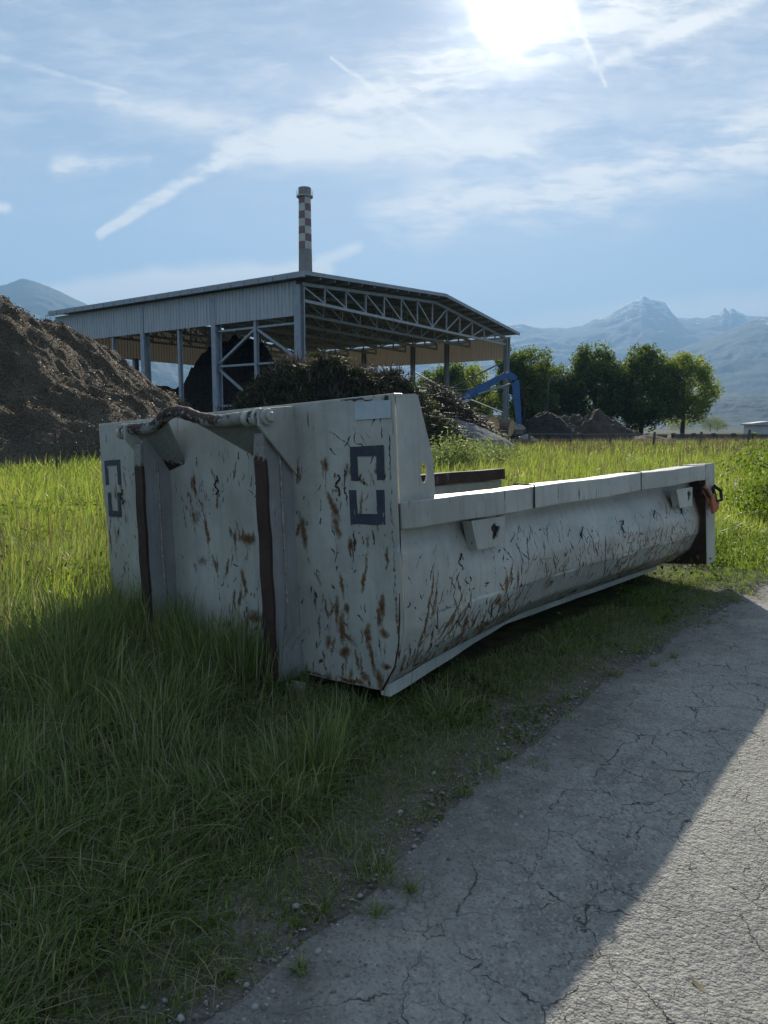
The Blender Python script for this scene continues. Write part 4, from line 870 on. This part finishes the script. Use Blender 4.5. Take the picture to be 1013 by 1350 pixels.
brush('brush_heap', -2.7, 37, 6.6, 4.0, 3.5, 11000, 60000, m_dark, 'dark heap of cut conifer branches in front of the hall', 22, .62, .15, 1.0, .7, (None, None), 1.3)
brush('brush_heap', 2.9, 43, 3.9, 3.2, 3.7, 7000, 4000, m_soil, 'reddish brown heap of bare twigs sloping down beside the gravel', 23, 0, .2, .9, .85, amp=.4)
brush('brush_heap', 5.0, 47, 3.0, 2.6, 1.5, 5000, 0, m_soil, 'low tangle of brown twigs in front of the logs', 24, 0, .2, .8, .85, amp=.3)

# logs
m_logend, t, out = new_mat('sawn_log_end'); oc = t.new('ShaderNodeTexCoord').outputs['Object']; n1, _ = t.noise(oc, 3, 4, .6)
principled(t, out, t.mix(t.mr(n1, .3, .7), (.50, .29, .13), (.62, .40, .21)), .8)
m_logb = simple('log_bark', (.12, .085, .06), (.20, .15, .11), 6, .9, bump=.8, bd=.05)
def log(c, r_, L, az, label, tilt=0.):
    o = empty('cut_log', c, (tilt, 0, az)); tag(o, label, 'log', 'cut logs beside the hall column'); b = MB()
    b.tube([(0, 0, 0), (.02, L*.4, .02), (0, L, 0)], [r_, r_*1.03, r_*.95], 18, False); b.build('log_side', m_logb, o, smooth=True)
    b = MB(); N = 18; b.add([(0, -.01, 0)]+[(r_*.99*math.cos(6.283*k/N), 0, r_*.99*math.sin(6.283*k/N)) for k in range(N)], [(0, k+1, (k+1) % N+1) for k in range(N)]); b.build('cut_end', m_logend, o)
log((7.35, 50, 1.45), .62, 3.2, R(35), 'thick log with a broad pale sawn end left of the hall column', .1)
log((8.0, 49, .55), .42, 3.0, R(60), 'small log with a round yellow sawn end lowest of the pile')
log((6.4, 51.5, .9), .6, 2.8, R(75), 'brown log half buried in twigs at the left of the pile')
log((9.3, 54, 1.3), .6, 3.0, R(60), 'pale log seen behind the hall column foot', .15)
m_rock = simple('pale_rubble', (.33, .30, .27), (.20, .18, .16), 4, .9, bump=.6, bd=.05)
def rock(c, s, label, seed):
    r_ = random.Random(seed); bpy_v = []; n = 9; V = []; F = []
    for i in range(7):
        for j in range(n):
            th = math.pi*(i+.5)/7; ph = 2*math.pi*j/n; k = s*r_.uniform(.8, 1.15); V.append((c[0]+k*1.3*math.sin(th)*math.cos(ph), c[1]+k*math.sin(th)*math.sin(ph), c[2]+k*.75*math.cos(th)))
    for i in range(6):
        for j in range(n): F.append((i*n+j, (i+1)*n+j, (i+1)*n+(j+1) % n, i*n+(j+1) % n))
    F += [tuple(range(n)), tuple(range(6*n, 7*n))[::-1]]; b = MB(); b.add(V, F); tag(b.build('rubble_block', m_rock), label, 'rock', 'pale rubble blocks by the excavator stick')
rock((9.6, 50, .55), .42, 'pale rubble block right of the grab at the stick foot', 1); rock((10.3, 51, .35), .3, 'small pale rubble block beside the larger one', 2); rock((10.1, 56, 1.2), .5, 'pale boulder on top of the pile behind the stick', 3)

# ------------------------------------------------------------------ the open hall
m_clad, t, out = new_mat('corrugated_cladding'); oc = t.new('ShaderNodeTexCoord').outputs['Object']; n1, _ = t.noise(t.mapv(oc, (3, 3, .25)), 1.5, 4, .6)
principled(t, out, t.mix(t.mr(n1, .3, .7), (.40, .42, .43), (.50, .52, .53)), .5, .0)
m_cladin, t, out = new_mat('translucent_cladding'); oc = t.new('ShaderNodeTexCoord').outputs['Object']; n1, _ = t.noise(t.mapv(oc, (3, 3, .3)), 1.5, 4, .6)
pb = principled(t, None, t.mix(t.mr(n1, .3, .7), (.47, .45, .41), (.57, .55, .50)), .6); tr = t.new('ShaderNodeBsdfTranslucent'); tr.inputs[0].default_value = (.46, .43, .38, 1)
mx = t.new('ShaderNodeMixShader'); mx.inputs[0].default_value = .35; t.l.new(pb.outputs[0], mx.inputs[1]); t.l.new(tr.outputs[0], mx.inputs[2]); t.l.new(mx.outputs[0], out.inputs[0])
m_galv = simple('galvanised_steel', (.36, .39, .42), (.27, .30, .33), 2.5, .5, .2)
m_truss = simple('grey_truss_steel', (.46, .47, .48), (.36, .37, .38), 2., .6, .1)
m_roof = simple('roof_sheet', (.30, .29, .27), (.22, .21, .20), .8, .7)
HY = math.atan2(.822, .569)  # local x axis along the gable front, local y along the eave
hall = empty('industrial_hall', (-5.675, 50, 0), (0, 0, HY))
tag(hall, 'open-sided industrial hall with a shallow gabled roof, lattice trusses and ribbed fascia cladding', 'hall')
S_, L_, H_, RZ = 32.0, 28.0, 11.2, 12.4; RX = 17.6; HR = 10.75
def roofz(x): return H_+(RZ-H_)*x/RX if x <= RX else HR+(RZ-HR)*(S_-x)/(S_-RX)
def cladding(name, p0, p1, z0, z1f, mat, parent, pitch=.33, dep=.05):
    p0, p1 = Vector(p0), Vector(p1); L = (p1-p0).length; d = (p1-p0)/L; nrm = Vector((d.y, -d.x, 0)); V = []; F = []; n = int(L/pitch); k = 0
    for i in range(n):
        for f, o in ((0, 0), (.45, 0), (.55, 1), (.9, 1)):
            s = (i+f)*pitch*L/(n*pitch); p = p0+d*s+nrm*(dep*o); V += [(p.x, p.y, z0), (p.x, p.y, z1f(p.x))]; k += 1
    F = [(2*i, 2*i+2, 2*i+3, 2*i+1) for i in range(k-1)]; ob = mesh_obj(name, V, F, mat, parent)
    md = ob.modifiers.new('t', 'SOLIDIFY'); md.thickness = .02; return ob
cladding('eave_cladding', (-.12, L_, 0), (-.12, 0, 0), 8.7, lambda x: H_-.25, m_clad, hall)
cladding('eave_cladding', (S_+.1, -.3, 0), (S_+.1, L_, 0), 8.3, lambda x: HR-.2, m_cladin, hall)
cladding('gable_cladding', (0, L_+.15, 0), (S_, L_+.15, 0), 7.9, lambda x: roofz(x)-.25, m_cladin, hall)
b = MB()
for (xa, xb_) in ((-.55, RX), (RX, S_+.55)):
    za, zb2 = H_-.0, RZ
    if xa > 0: za, zb2 = RZ, HR
    b.hexa([(xa, -1.0, za), (xb_, -1.0, zb2), (xb_, L_+.1, zb2), (xa, L_+.1, za), (xa, -1.0, za+.12), (xb_, -1.0, zb2+.12), (xb_, L_+.1, zb2+.12), (xa, L_+.1, za+.12)])
b.build('roof', m_roof, hall)
b = MB(); n = 22
for i in range(n):
    y0 = -1.1+(L_+1.1)*i/n; y1 = -1.1+(L_+1.1)*(i+1)/n-.06; b.box((-.80, y0, H_-.22), (-.56, y1, H_+.14))
b.build('gutter', m_galv, hall)
b = MB(); b.beam((-.6, -1.06, H_+.05), (RX, -1.06, RZ+.07), .1, .26); b.beam((RX, -1.06, RZ+.07), (S_+.6, -1.06, HR+.05), .1, .26); b.build('verge_trim', m_galv, hall)
b = MB()
for x in np.arange(1.2, S_, 1.55): b.box((x-.05, -.95, roofz(x)-.20), (x+.05, L_+.05, roofz(x)-.03))
b.build('purlins', m_truss, hall)
for ty in [0, 4, 8, 12, 16, 20, 24, 27.6]:
    b = MB(); y = ty+.12 if ty else .02; N = 13; zb2 = 9.75; x0 = .35; x1 = S_-.35
    b.beam((x0, y, zb2), (x1, y, zb2), .2, .2); b.beam((x0, y, roofz(x0)-.42), (RX, y, RZ-.42), .2, .22); b.beam((RX, y, RZ-.42), (x1, y, roofz(x1)-.42), .2, .22)
    st = np.linspace(x0, x1, N+1)
    for i in range(N+1):
        b.beam((st[i], y, zb2+.1), (st[i], y, roofz(st[i])-.5), .12, .12, (0, 1, 0))
        if i < N:
            if st[i+1] <= RX+.9: b.beam((st[i], y, roofz(st[i])-.5), (st[i+1], y, zb2+.1), .11, .11, (0, 1, 0))
            else: b.beam((st[i], y, zb2+.1), (st[i+1], y, roofz(st[i+1])-.5), .11, .11, (0, 1, 0))
    b.build('roof_truss', m_truss, hall)
def column(x, y, w_, z1): b = MB(); b.box((x-w_/2, y-w_*.35, -.05), (x-w_/2+w_*.18, y+w_*.35, z1)); b.box((x+w_/2-w_*.18, y-w_*.35, -.05), (x+w_/2, y+w_*.35, z1)); b.box((x-w_/2+w_*.18, y-w_*.06, -.05), (x+w_/2-w_*.18, y+w_*.06, z1)); b.build('column', m_galv, hall)
for y, w_ in ((0, .62), (4, .3), (8.0, .62), (12, .3), (16.1, .62), (20.1, .3), (24, .5), (28, .5)): column(.1, y, w_, H_-.5)
for y, w_ in ((0, .55), (7, .5), (11.3, .5), (18, .5), (28, .5)): column(S_-.1, y, w_, HR-.4)
for x in (8, 16, 24): column(x, L_-.1, .5, 8.)
b = MB()
for (p, q_, w_) in [((.1, 0, 8.25), (.1, 8, 8.25), .14), ((.1, 0, 5.75), (.1, 8, 5.75), .14), ((.1, 4, 8.2), (.1, 0, 5.8), .16), ((.1, 4, 8.2), (.1, 8, 5.8), .16), ((.1, 8, 5.7), (.1, 4, 3.0), .16), ((.1, 0, 5.7), (.1, 4, 3.0), .16), ((.1, 0, 2.9), (.1, 8, 2.9), .14)]: b.beam(p, q_, w_, w_)
b.build('wall_bracing', m_galv, hall)
b = MB(); xx = S_-.1
for (y0, z0, y1, z1) in [(0, 8.2, 7, 5.4), (0, 2.8, 7, 5.4), (7, 5.4, 11.3, 7.6), (7, 5.4, 11.3, 2.9), (0, 5.4, 11.3, 5.4), (0, 2.6, 11.3, 2.6)]: b.beam((xx, y0, z0), (xx, y1, z1), .12, .12)
b.build('wall_bracing', m_truss, hall)

# chimney
m_conc = simple('weathered_concrete', (.30, .28, .26), (.22, .21, .20), .5, .85); m_white = simple('faded_white_paint', (.58, .56, .53), (.48, .46, .44), .8, .8); m_red = simple('faded_red_paint', (.24, .15, .135), (.19, .12, .11), .8, .8)
ch = empty('chimney', (-13.45, 130, 0)); tag(ch, 'tall round concrete chimney with faded red and white checks behind the hall', 'chimney')
b = MB(); b.tube([(0, 0, -.1), (0, 0, 31.7)], [1.6, 1.12], 28); b.build('shaft', m_conc, ch, auto=40)
bw = MB(); br_ = MB(); zc = np.linspace(31.7, 40.4, 8); N = 28
for i in range(7):
    for j in range(N):
        a0, a1 = 2*math.pi*j/N+.1, 2*math.pi*(j+1)/N+.1; r0 = 1.12-.1*i/8; r1 = 1.12-.1*(i+1)/8; tgt = bw if ((j*4//N)+i) % 2 else br_
        P = [(r*math.cos(a), r*math.sin(a), z) for (z, ro_, ri_) in ((zc[i], r0, r0-.25), (zc[i+1], r1, r1-.25)) for (a, r) in ((a0, ro_), (a1, ro_), (a1, ri_), (a0, ri_))]
        tgt.hexa(P)
bw.build('white_checks', m_white, ch); br_.build('red_checks', m_red, ch)
b = MB(); b.tube([(0, 0, 40.4), (0, 0, 41.8)], [1.06, 1.08], 28); b.build('cap', m_conc, ch, auto=40)
b = MB(); b.tube([(0, 0, 40.3), (0, 0, 40.5)], 1.4, 28)
for k in range(12):
    a = 6.283*k/12; b.beam((1.4*math.cos(a), 1.4*math.sin(a), 40.5), (1.4*math.cos(a), 1.4*math.sin(a), 41.4), .05, .05)
b.build('gallery', m_truss, ch)

# material handler (arm over the logs, body behind the brush)
m_blue = simple('blue_machine_paint', (.045, .14, .34), (.035, .11, .27), 1.5, .45, .0)
m_glass = simple('dark_glass', (.02, .025, .03), (.03, .035, .04), 1, .1, .0, spec=.6); m_rub = simple('rubber', (.02, .02, .02), (.03, .03, .03), 5, .9)
exc = empty('material_handler', (4.3, 58, 0)); tag(exc, 'blue material handler reaching its jointed arm down to the logs beside the hall column', 'excavator')
b = MB(); b.box((-1.6, -1.4, 1.3), (1.9, 1.4, 2.6)); b.build('upper_body', m_blue, exc, bevel=.15)
b = MB(); b.box((.5, -1.35, 2.62), (1.8, -.1, 3.9)); b.build('cab', m_glass, exc, bevel=.1)
b = MB(); b.box((-1.7, -1.2, .5), (1.7, 1.2, 1.25)); b.build('undercarriage', m_black, exc)
for sx in (-1.3, 1.3):
    for sy in (-1.3, 1.3):
        b = MB(); b.tube([(sx, sy-.22, .55), (sx, sy+.22, .55)], .55, 20); b.build('wheel', m_rub, exc, auto=40)
def arm(pts, hs, wd, name):
    b = MB(); V = []
    for (x, z), h_ in zip(pts, hs): V.append((x, z, h_))
    for (a, c_) in zip(V[:-1], V[1:]):
        d = Vector((c_[0]-a[0], c_[1]-a[1])); d.normalize(); nx, nz = -d.y, d.x
        b.hexa([(a[0]-nx*a[2]/2, -wd/2, a[1]-nz*a[2]/2), (c_[0]-nx*c_[2]/2, -wd/2, c_[1]-nz*c_[2]/2), (c_[0]-nx*c_[2]/2, wd/2, c_[1]-nz*c_[2]/2), (a[0]-nx*a[2]/2, wd/2, a[1]-nz*a[2]/2),
                (a[0]+nx*a[2]/2, -wd/2, a[1]+nz*a[2]/2), (c_[0]+nx*c_[2]/2, -wd/2, c_[1]+nz*c_[2]/2), (c_[0]+nx*c_[2]/2, wd/2, c_[1]+nz*c_[2]/2), (a[0]+nx*a[2]/2, wd/2, a[1]+nz*a[2]/2)])
    return b.build(name, m_blue, exc)
bm = arm([(.2, 2.2), (2.4, 3.9), (5.2, 5.45)], [.62, .64, .42], .44, 'boom')
stk = arm([(5.25, 5.55), (5.9, 5.0), (6.15, 2.6), (6.35, .9)], [.45, .58, .44, .3], .36, 'stick')
b = MB(); b.tube([(3.0, -.3, 3.9), (5.5, -.3, 4.7)], .08, 8); b.build('hydraulic_cylinder', m_galv, exc); b = MB(); b.tube([(6.55, -.1, 4.6), (6.65, -.1, 2.0)], .07, 8); b.build('hydraulic_cylinder', m_black, exc)
b = MB()
for k in range(4):
    a = 6.283*k/4+.5; c_, s_ = math.cos(a), math.sin(a); b.tube([(6.35+.1*c_, .1*s_, .9), (6.35+.65*c_, .65*s_, .6), (6.35+.6*c_, .6*s_, .15), (6.35+.2*c_, .2*s_, -.0)], [.16, .2, .15, .05], 6)
b.build('grab', m_black, exc)
tx = bpy.data.curves.new('boom_lettering', 'FONT'); tx.body = 'FUCHS'; tx.size = .40; tx.extrude = .005; tx.space_character = 1.05
m_let = simple('white_lettering', (.6, .62, .65), (.5, .52, .55), 3, .6); tx.materials.append(m_let)
to = bpy.data.objects.new('boom_lettering', tx); me_ = None; to.rotation_euler = (R(90), -math.atan2(1.7, 2.2), 0); to.location = (1.42, -.232, 3.02)
C.objects.link(to); bpy.context.view_layer.update(); tm = bpy.data.meshes.new_from_object(to.evaluated_get(bpy.context.evaluated_depsgraph_get())); to2 = link(bpy.data.objects.new('lettering', tm), exc); to2.rotation_euler = to.rotation_euler; to2.location = to.location; bpy.data.objects.remove(to); tm.materials.clear(); tm.materials.append(m_let)

# ------------------------------------------------------------------ trees
m_leafd = leafy('dark_tree_leaves', [(0, (.05, .08, .028)), (1, (.14, .17, .06)), (.5, (.08, .115, .036)), (.85, (.11, .145, .048))], trans=.45, tcol=(1.9, 1.9, .6))
m_leafl = leafy('light_tree_leaves', [(0, (.09, .125, .03)), (1, (.22, .25, .07)), (.5, (.14, .185, .045)), (.85, (.18, .22, .055))], trans=.55, tcol=(2.0, 1.9, .7))
def tree(cx, cy, h, rx, zbot, mat, label, n=13000, ls=.34, seed=0, topf=.5, inner=.35, gaps=.42, nm='broadleaf_tree'):
    rx *= 1.12
    n = int(n*1.75); r_ = np.random.default_rng(seed); root = empty(nm, (cx, cy, 0)); tag(root, label, 'tree', 'trees beyond the field')
    b = MB(); th = h*.45; b.tube([(0, 0, -.2), (.05, 0, th*.5), (0, .05, th), (.1, 0, h*.8)], [h*.028, h*.022, h*.016, h*.005], 9)
    zc = (h+zbot)/2; rz = (h-zbot)/2
    for i in range(16):
        a = r_.uniform(0, 6.28); z0 = r_.uniform(.25, .7)*h*.75; el = r_.uniform(.35, 1.); rr2 = rx*r_.uniform(.55, .85); e = (rr2*math.cos(a)*math.cos(el*.6), rr2*math.sin(a)*math.cos(el*.6), min(z0+rr2*el*1.1, h*.93))
        b.tube([(0, 0, z0), (e[0]*.5, e[1]*.5, z0+(e[2]-z0)*.6), e], [h*.010, h*.006, h*.002], 5)
        for j in range(3):
            m_ = (e[0]*.6, e[1]*.6, z0+(e[2]-z0)*.65); e2 = (m_[0]+r_.normal(0, rx*.25), m_[1]+r_.normal(0, rx*.25), m_[2]+abs(r_.normal(0, rx*.25))); b.tube([m_, e2], [h*.004, h*.0015], 4)
    b.build('trunk', m_bark, root, smooth=True)
    K = 190; u = r_.normal(size=(K, 3)); u /= np.linalg.norm(u, axis=1)[:, None]; rad = r_.uniform(inner, 1, K)**.6
    bump_ = 1+.10*np.sin(u[:, 0]*5+seed)+.08*np.sin(u[:, 2]*7+seed*2)
    cl = u*rad[:, None]*bump_[:, None]*np.array([rx, rx, rz])*.86; cl[:, 2] = np.where(cl[:, 2] < 0, cl[:, 2]*.95, cl[:, 2]); cl[:, :2] *= 1+.28*np.clip(-cl[:, 2:3]/rz, 0, 1)
    cl[:, 2] += zc; w_ = r_.uniform(.6, 1.4, K); w_ /= w_.sum(); idx = r_.choice(K, n, p=w_); q = r_.normal(size=(n, 3)); q /= np.linalg.norm(q, axis=1)[:, None]
    cs = r_.uniform(.15, .27, K)[idx]*rx; P = cl[idx]+q*(cs*r_.uniform(.45, 1.1, n))[:, None]
    v = leaves(P, ls, .8); mesh_obj('crown', *v, mat, root); return root
tree(40.3, 100, 11.5, 4.3, 1.6, m_leafl, 'round light green tree with bare limbs showing, rightmost of the row', 13000, .30, 1, inner=.55)
tree(34.0, 98, 12.5, 4.6, .1, m_leafd, 'tall dark dense tree just left of the round light green one', 17000, .36, 2)
tree(29.0, 102, 12.9, 4.9, .1, m_leafd, 'broad dark tree in the middle of the row behind the soil heap', 17000, .36, 3)
tree(23.4, 104, 10.6, 4.2, .0, m_leafd, 'lower dark tree behind the curved lamp post', 11000, .36, 4)
tree(18.6, 100, 13.2, 4.2, .1, m_leafd, 'tall dark tree right behind the far corner of the hall', 15000, .36, 5)
tree(9.5, 112, 11.8, 4.4, .8, m_leafd, 'dark tree seen through the hall between its far columns', 11000, .36, 6)
tree(14.0, 118, 11.0, 4.2, .8, m_leafl, 'greener tree seen behind the blue machine arm', 11000, .36, 7)
for i, (x, y, h, r_, lab) in enumerate([(185, 420, 9, 7.0, 'small hazy bush-like tree far off at the right'), (198, 440, 7.5, 6, 'low hazy tree next to the far shed'), (172, 430, 8.0, 8, 'low hazy tree just right of the round light green one')]): tree(x, y, h, r_, .2, m_bushp, lab, 3500, .3, 20+i)  # pale leaf colour paints distance haze onto these far trees

# ------------------------------------------------------------------ small things in the far field
m_pole = simple('grey_pole', (.30, .31, .32), (.24, .25, .26), 2, .6)
m_wood2 = simple('tarnished_pole', (.14, .15, .14), (.10, .11, .10), 5, .8)
lp = empty('street_lamp', (19.4, 88, 0)); tag(lp, 'slim lamp post with a curved arm in front of the dark trees', 'lamp post')
b = MB(); b.tube([(0, 0, 0), (0, 0, 6.6), (.12, 0, 7.1), (.5, 0, 7.45), (1.1, 0, 7.5), (1.4, 0, 7.4)], [.06, .05, .045, .045, .04, .04], 8); b.build('pole', m_wood2, lp, smooth=True)
b = MB(); b.box((1.2, -.12, 7.28), (1.75, .12, 7.40)); b.build('lamp_head', m_wood2, lp)
m_low = simple('dark_barrier', (.05, .055, .06), (.08, .085, .09), 1, .8)
for (x0, x1, y, h, lab) in [(36, 62, 92, .75, 'long low dark barrier behind the field, under the far slope'), (28.5, 36, 94, .7, 'dark low barrier section under the row of trees')]:
    b = MB(); b.box((x0, y, -.05), (x1, y+.6, h*.6)); 
    for k in np.arange(x0, x1, 2.5): b.box((k, y-.1, -.05), (k+.25, y+.7, h))
    b.box((x0-.1, y-.05, h*.62), (x1+.1, y+.65, h*.8)); tag(b.build('barrier', m_low), lab, 'barrier')
shed = empty('shed', (74, 145, 0)); tag(shed, 'small white hazy shed at the right edge of the far field', 'shed')
b = MB(); b.box((-2.6, -2, 0), (3.5, 2, 2.0)); b.build('wall', m_white, shed); b = MB(); b.prism([(-3.1, -2.4, 2.0), (4, -2.4, 2.0), (4, -2.4, 2.35), (.5, -2.4, 2.8), (-3.1, -2.4, 2.35)], (0, 4.8, 0)); b.build('roof', m_truss, shed)
m_wood = simple('weathered_post', (.09, .075, .06), (.14, .12, .10), 5, .9)
fn = empty('field_fence', (9, 43, 0)); tag(fn, 'low wire fence on dark posts across the field', 'fence')
for k, x in enumerate([-6, -3.2, -.6, 1.9, 4.2, 6.8, 9.6, 12.5]): b = MB(); b.beam((x, .05*x, -.1), (x+.05, .05*x, 1.1+.08*math.sin(k*2)), .11, .11); b.build('post', m_wood, fn)
b = MB()
for z in (.35, .65, .95): b.tube([(-6, -.3, z), (3, .15, z-.03), (12.5, .62, z)], .012, 5)
b.build('wires', m_pole, fn)
# chain-link fence in front of the mulch heap
m_wire = simple('dark_fence_wire', (.10, .10, .10), (.07, .065, .06), 5, .6, .4)
cf = empty('chain_link_fence', (-10, 15.5, 0)); tag(cf, 'thin chain-link fence standing before the mulch heap', 'fence')
b = MB(); 
for k in range(-60, 60):
    x0 = k*.12; b.add([(x0, 0, 0), (x0+.008, 0, 0), (x0+1.508, 0, 1.5), (x0+1.5, 0, 1.5)], [(0, 1, 2, 3)]); b.add([(x0+1.5, .01, 0), (x0+1.508, .01, 0), (x0+.008, .01, 1.5), (x0, .01, 1.5)], [(0, 1, 2, 3)])
b.build('mesh', m_wire, cf)
for x in (-6.5, -.2, 3.1): b = MB(); b.tube([(x, .03, -.1), (x, .03, 1.2)], .02, 8); b.build('post', m_wire, cf)

# ------------------------------------------------------------------ mountains
def mountain(name, UV, D, depth, seed, snow, cols, label, amp=.004, rough_=1.):
    UV = np.array(UV); n = 420; m_ = 90; u = np.linspace(UV[0, 0], UV[-1, 0], n); v = np.interp(u, UV[:, 0], UV[:, 1])
    v = v+amp*((fbm(u*40, u*0, seed, 6, .68)-.5))*2.4
    vs__ = np.convolve(np.pad(v, 30, mode='edge'), np.hanning(61)/np.hanning(61).sum(), 'valid')
    t_ = np.concatenate([np.linspace(0, 1, m_), 1+np.linspace(.02, .35, 12)]); X = np.zeros((len(t_), n)); Y = X.copy(); Z = X.copy()
    for k, tt in enumerate(t_):
        dist = D-depth*(1-min(tt, 1))+(max(tt-1, 0))*depth*1.3; f = tt**1.35 if tt <= 1 else 1-(tt-1)*1.8
        X[k] = u*dist; Y[k] = dist; g_ = min(tt, 1)**7; Z[k] = (vs__*(1-g_)+v*g_)*D*f
    rug = (np.abs(fbm(X/D*16, Y/D*16+3, seed+7, 6, .6)-.5)*-2+.35); fade = np.clip(np.minimum(t_, 1), 0, 1)*np.clip((1.0-t_)*3.2, 0, 1)
    Z = Z+rug*D*.034*rough_*fade[:, None]; Z[0] = -30
    V = np.stack([X, Y, Z], -1).reshape(-1, 3); i = np.arange(len(V)).reshape(len(t_), n); F = np.stack([i[:-1, :-1], i[:-1, 1:], i[1:, 1:], i[1:, :-1]], -1).reshape(-1, 4)
    m, t, out = new_mat(name+'_rock'); pos = t.new('ShaderNodeNewGeometry').outputs['Position']; z = t.new('ShaderNodeSeparateXYZ'); t.l.new(pos, z.inputs[0])
    n1, _ = t.noise(pos, .004, 8, .65); n2, _ = t.noise(t.mapv(pos, (1, 1, .35)), .010, 8, .7)
    c = t.mix(t.mr(n1, .35, .65), cols[0], cols[1])
    if snow: c = t.mix(t.m('MULTIPLY', t.mr(t.m('ADD', t.m('MULTIPLY', z.outputs[2], 1/(D*.17)), t.m('MULTIPLY', n2, 1.4)), 1.56, 1.66), t.mr(z.outputs[2], D*.08, D*.13)), c, (.6, .64, .7))
    principled(t, out, c, .95, spec=.1); return tag(mesh_obj(name, V, F, m, smooth=True), kind='structure')
rockc = ((.035, .04, .048), (.07, .072, .075)); forest = ((.018, .032, .022), (.035, .048, .03))
mountain('mountain_range', [(-.25, .12), (.0, .13), (.10, .128), (.16, .136), (.185, .139), (.20, .135), (.241, .133), (.262, .137), (.281, .146), (.296, .148), (.306, .154), (.318, .163), (.33, .171), (.338, .1715), (.343, .1785), (.350, .173), (.362, .171), (.373, .167), (.380, .157), (.389, .148), (.41, .148), (.427, .147), (.436, .1515), (.445, .153), (.452, .1625), (.456, .156), (.461, .161), (.47, .154), (.482, .149), (.51, .150), (.60, .16), (.75, .15)], 8200, 4200, 3, True, rockc, '', .0022, .9)
mountain('mountain_slope', [(.10, .0), (.185, .02), (.241, .045), (.30, .072), (.35, .095), (.385, .104), (.43, .120), (.46, .132), (.485, .142), (.51, .151), (.60, .17), (.80, .18)], 5600, 3000, 5, True, forest, '', .0018, .7)
mountain('low_hill', [(.30, .0), (.36, .020), (.40, .035), (.44, .043), (.50, .046), (.6, .05), (.8, .05)], 2600, 900, 8, False, forest, '', .003, .6)
mountain('left_mountain', [(-.95, .15), (-.75, .17), (-.60, .18), (-.53, .186), (-.508, .189), (-.49, .194), (-.477, .198), (-.457, .193), (-.433, .183), (-.41, .172), (-.384, .160), (-.30, .13), (-.2, .10), (-.05, .06), (.1, .03)], 5200, 2600, 11, False, forest, '', .0022, 1.3)

# ------------------------------------------------------------------ haze over the valley
m_hz, t, out = new_mat('valley_haze'); pv = t.new('ShaderNodeVolumePrincipled'); pv.inputs['Color'].default_value = (.36, .63, 1., 1); pv.inputs['Density'].default_value = 1.8e-4; pv.inputs['Anisotropy'].default_value = .05
t.l.new(pv.outputs[0], out.inputs['Volume'])
b = MB(); b.box((-12000, -11500, -40), (12000, 10400, 1500)); hz = b.build('haze', m_hz); tag(hz, 'pale blue haze filling the valley in front of the mountains', 'haze', kind='stuff')
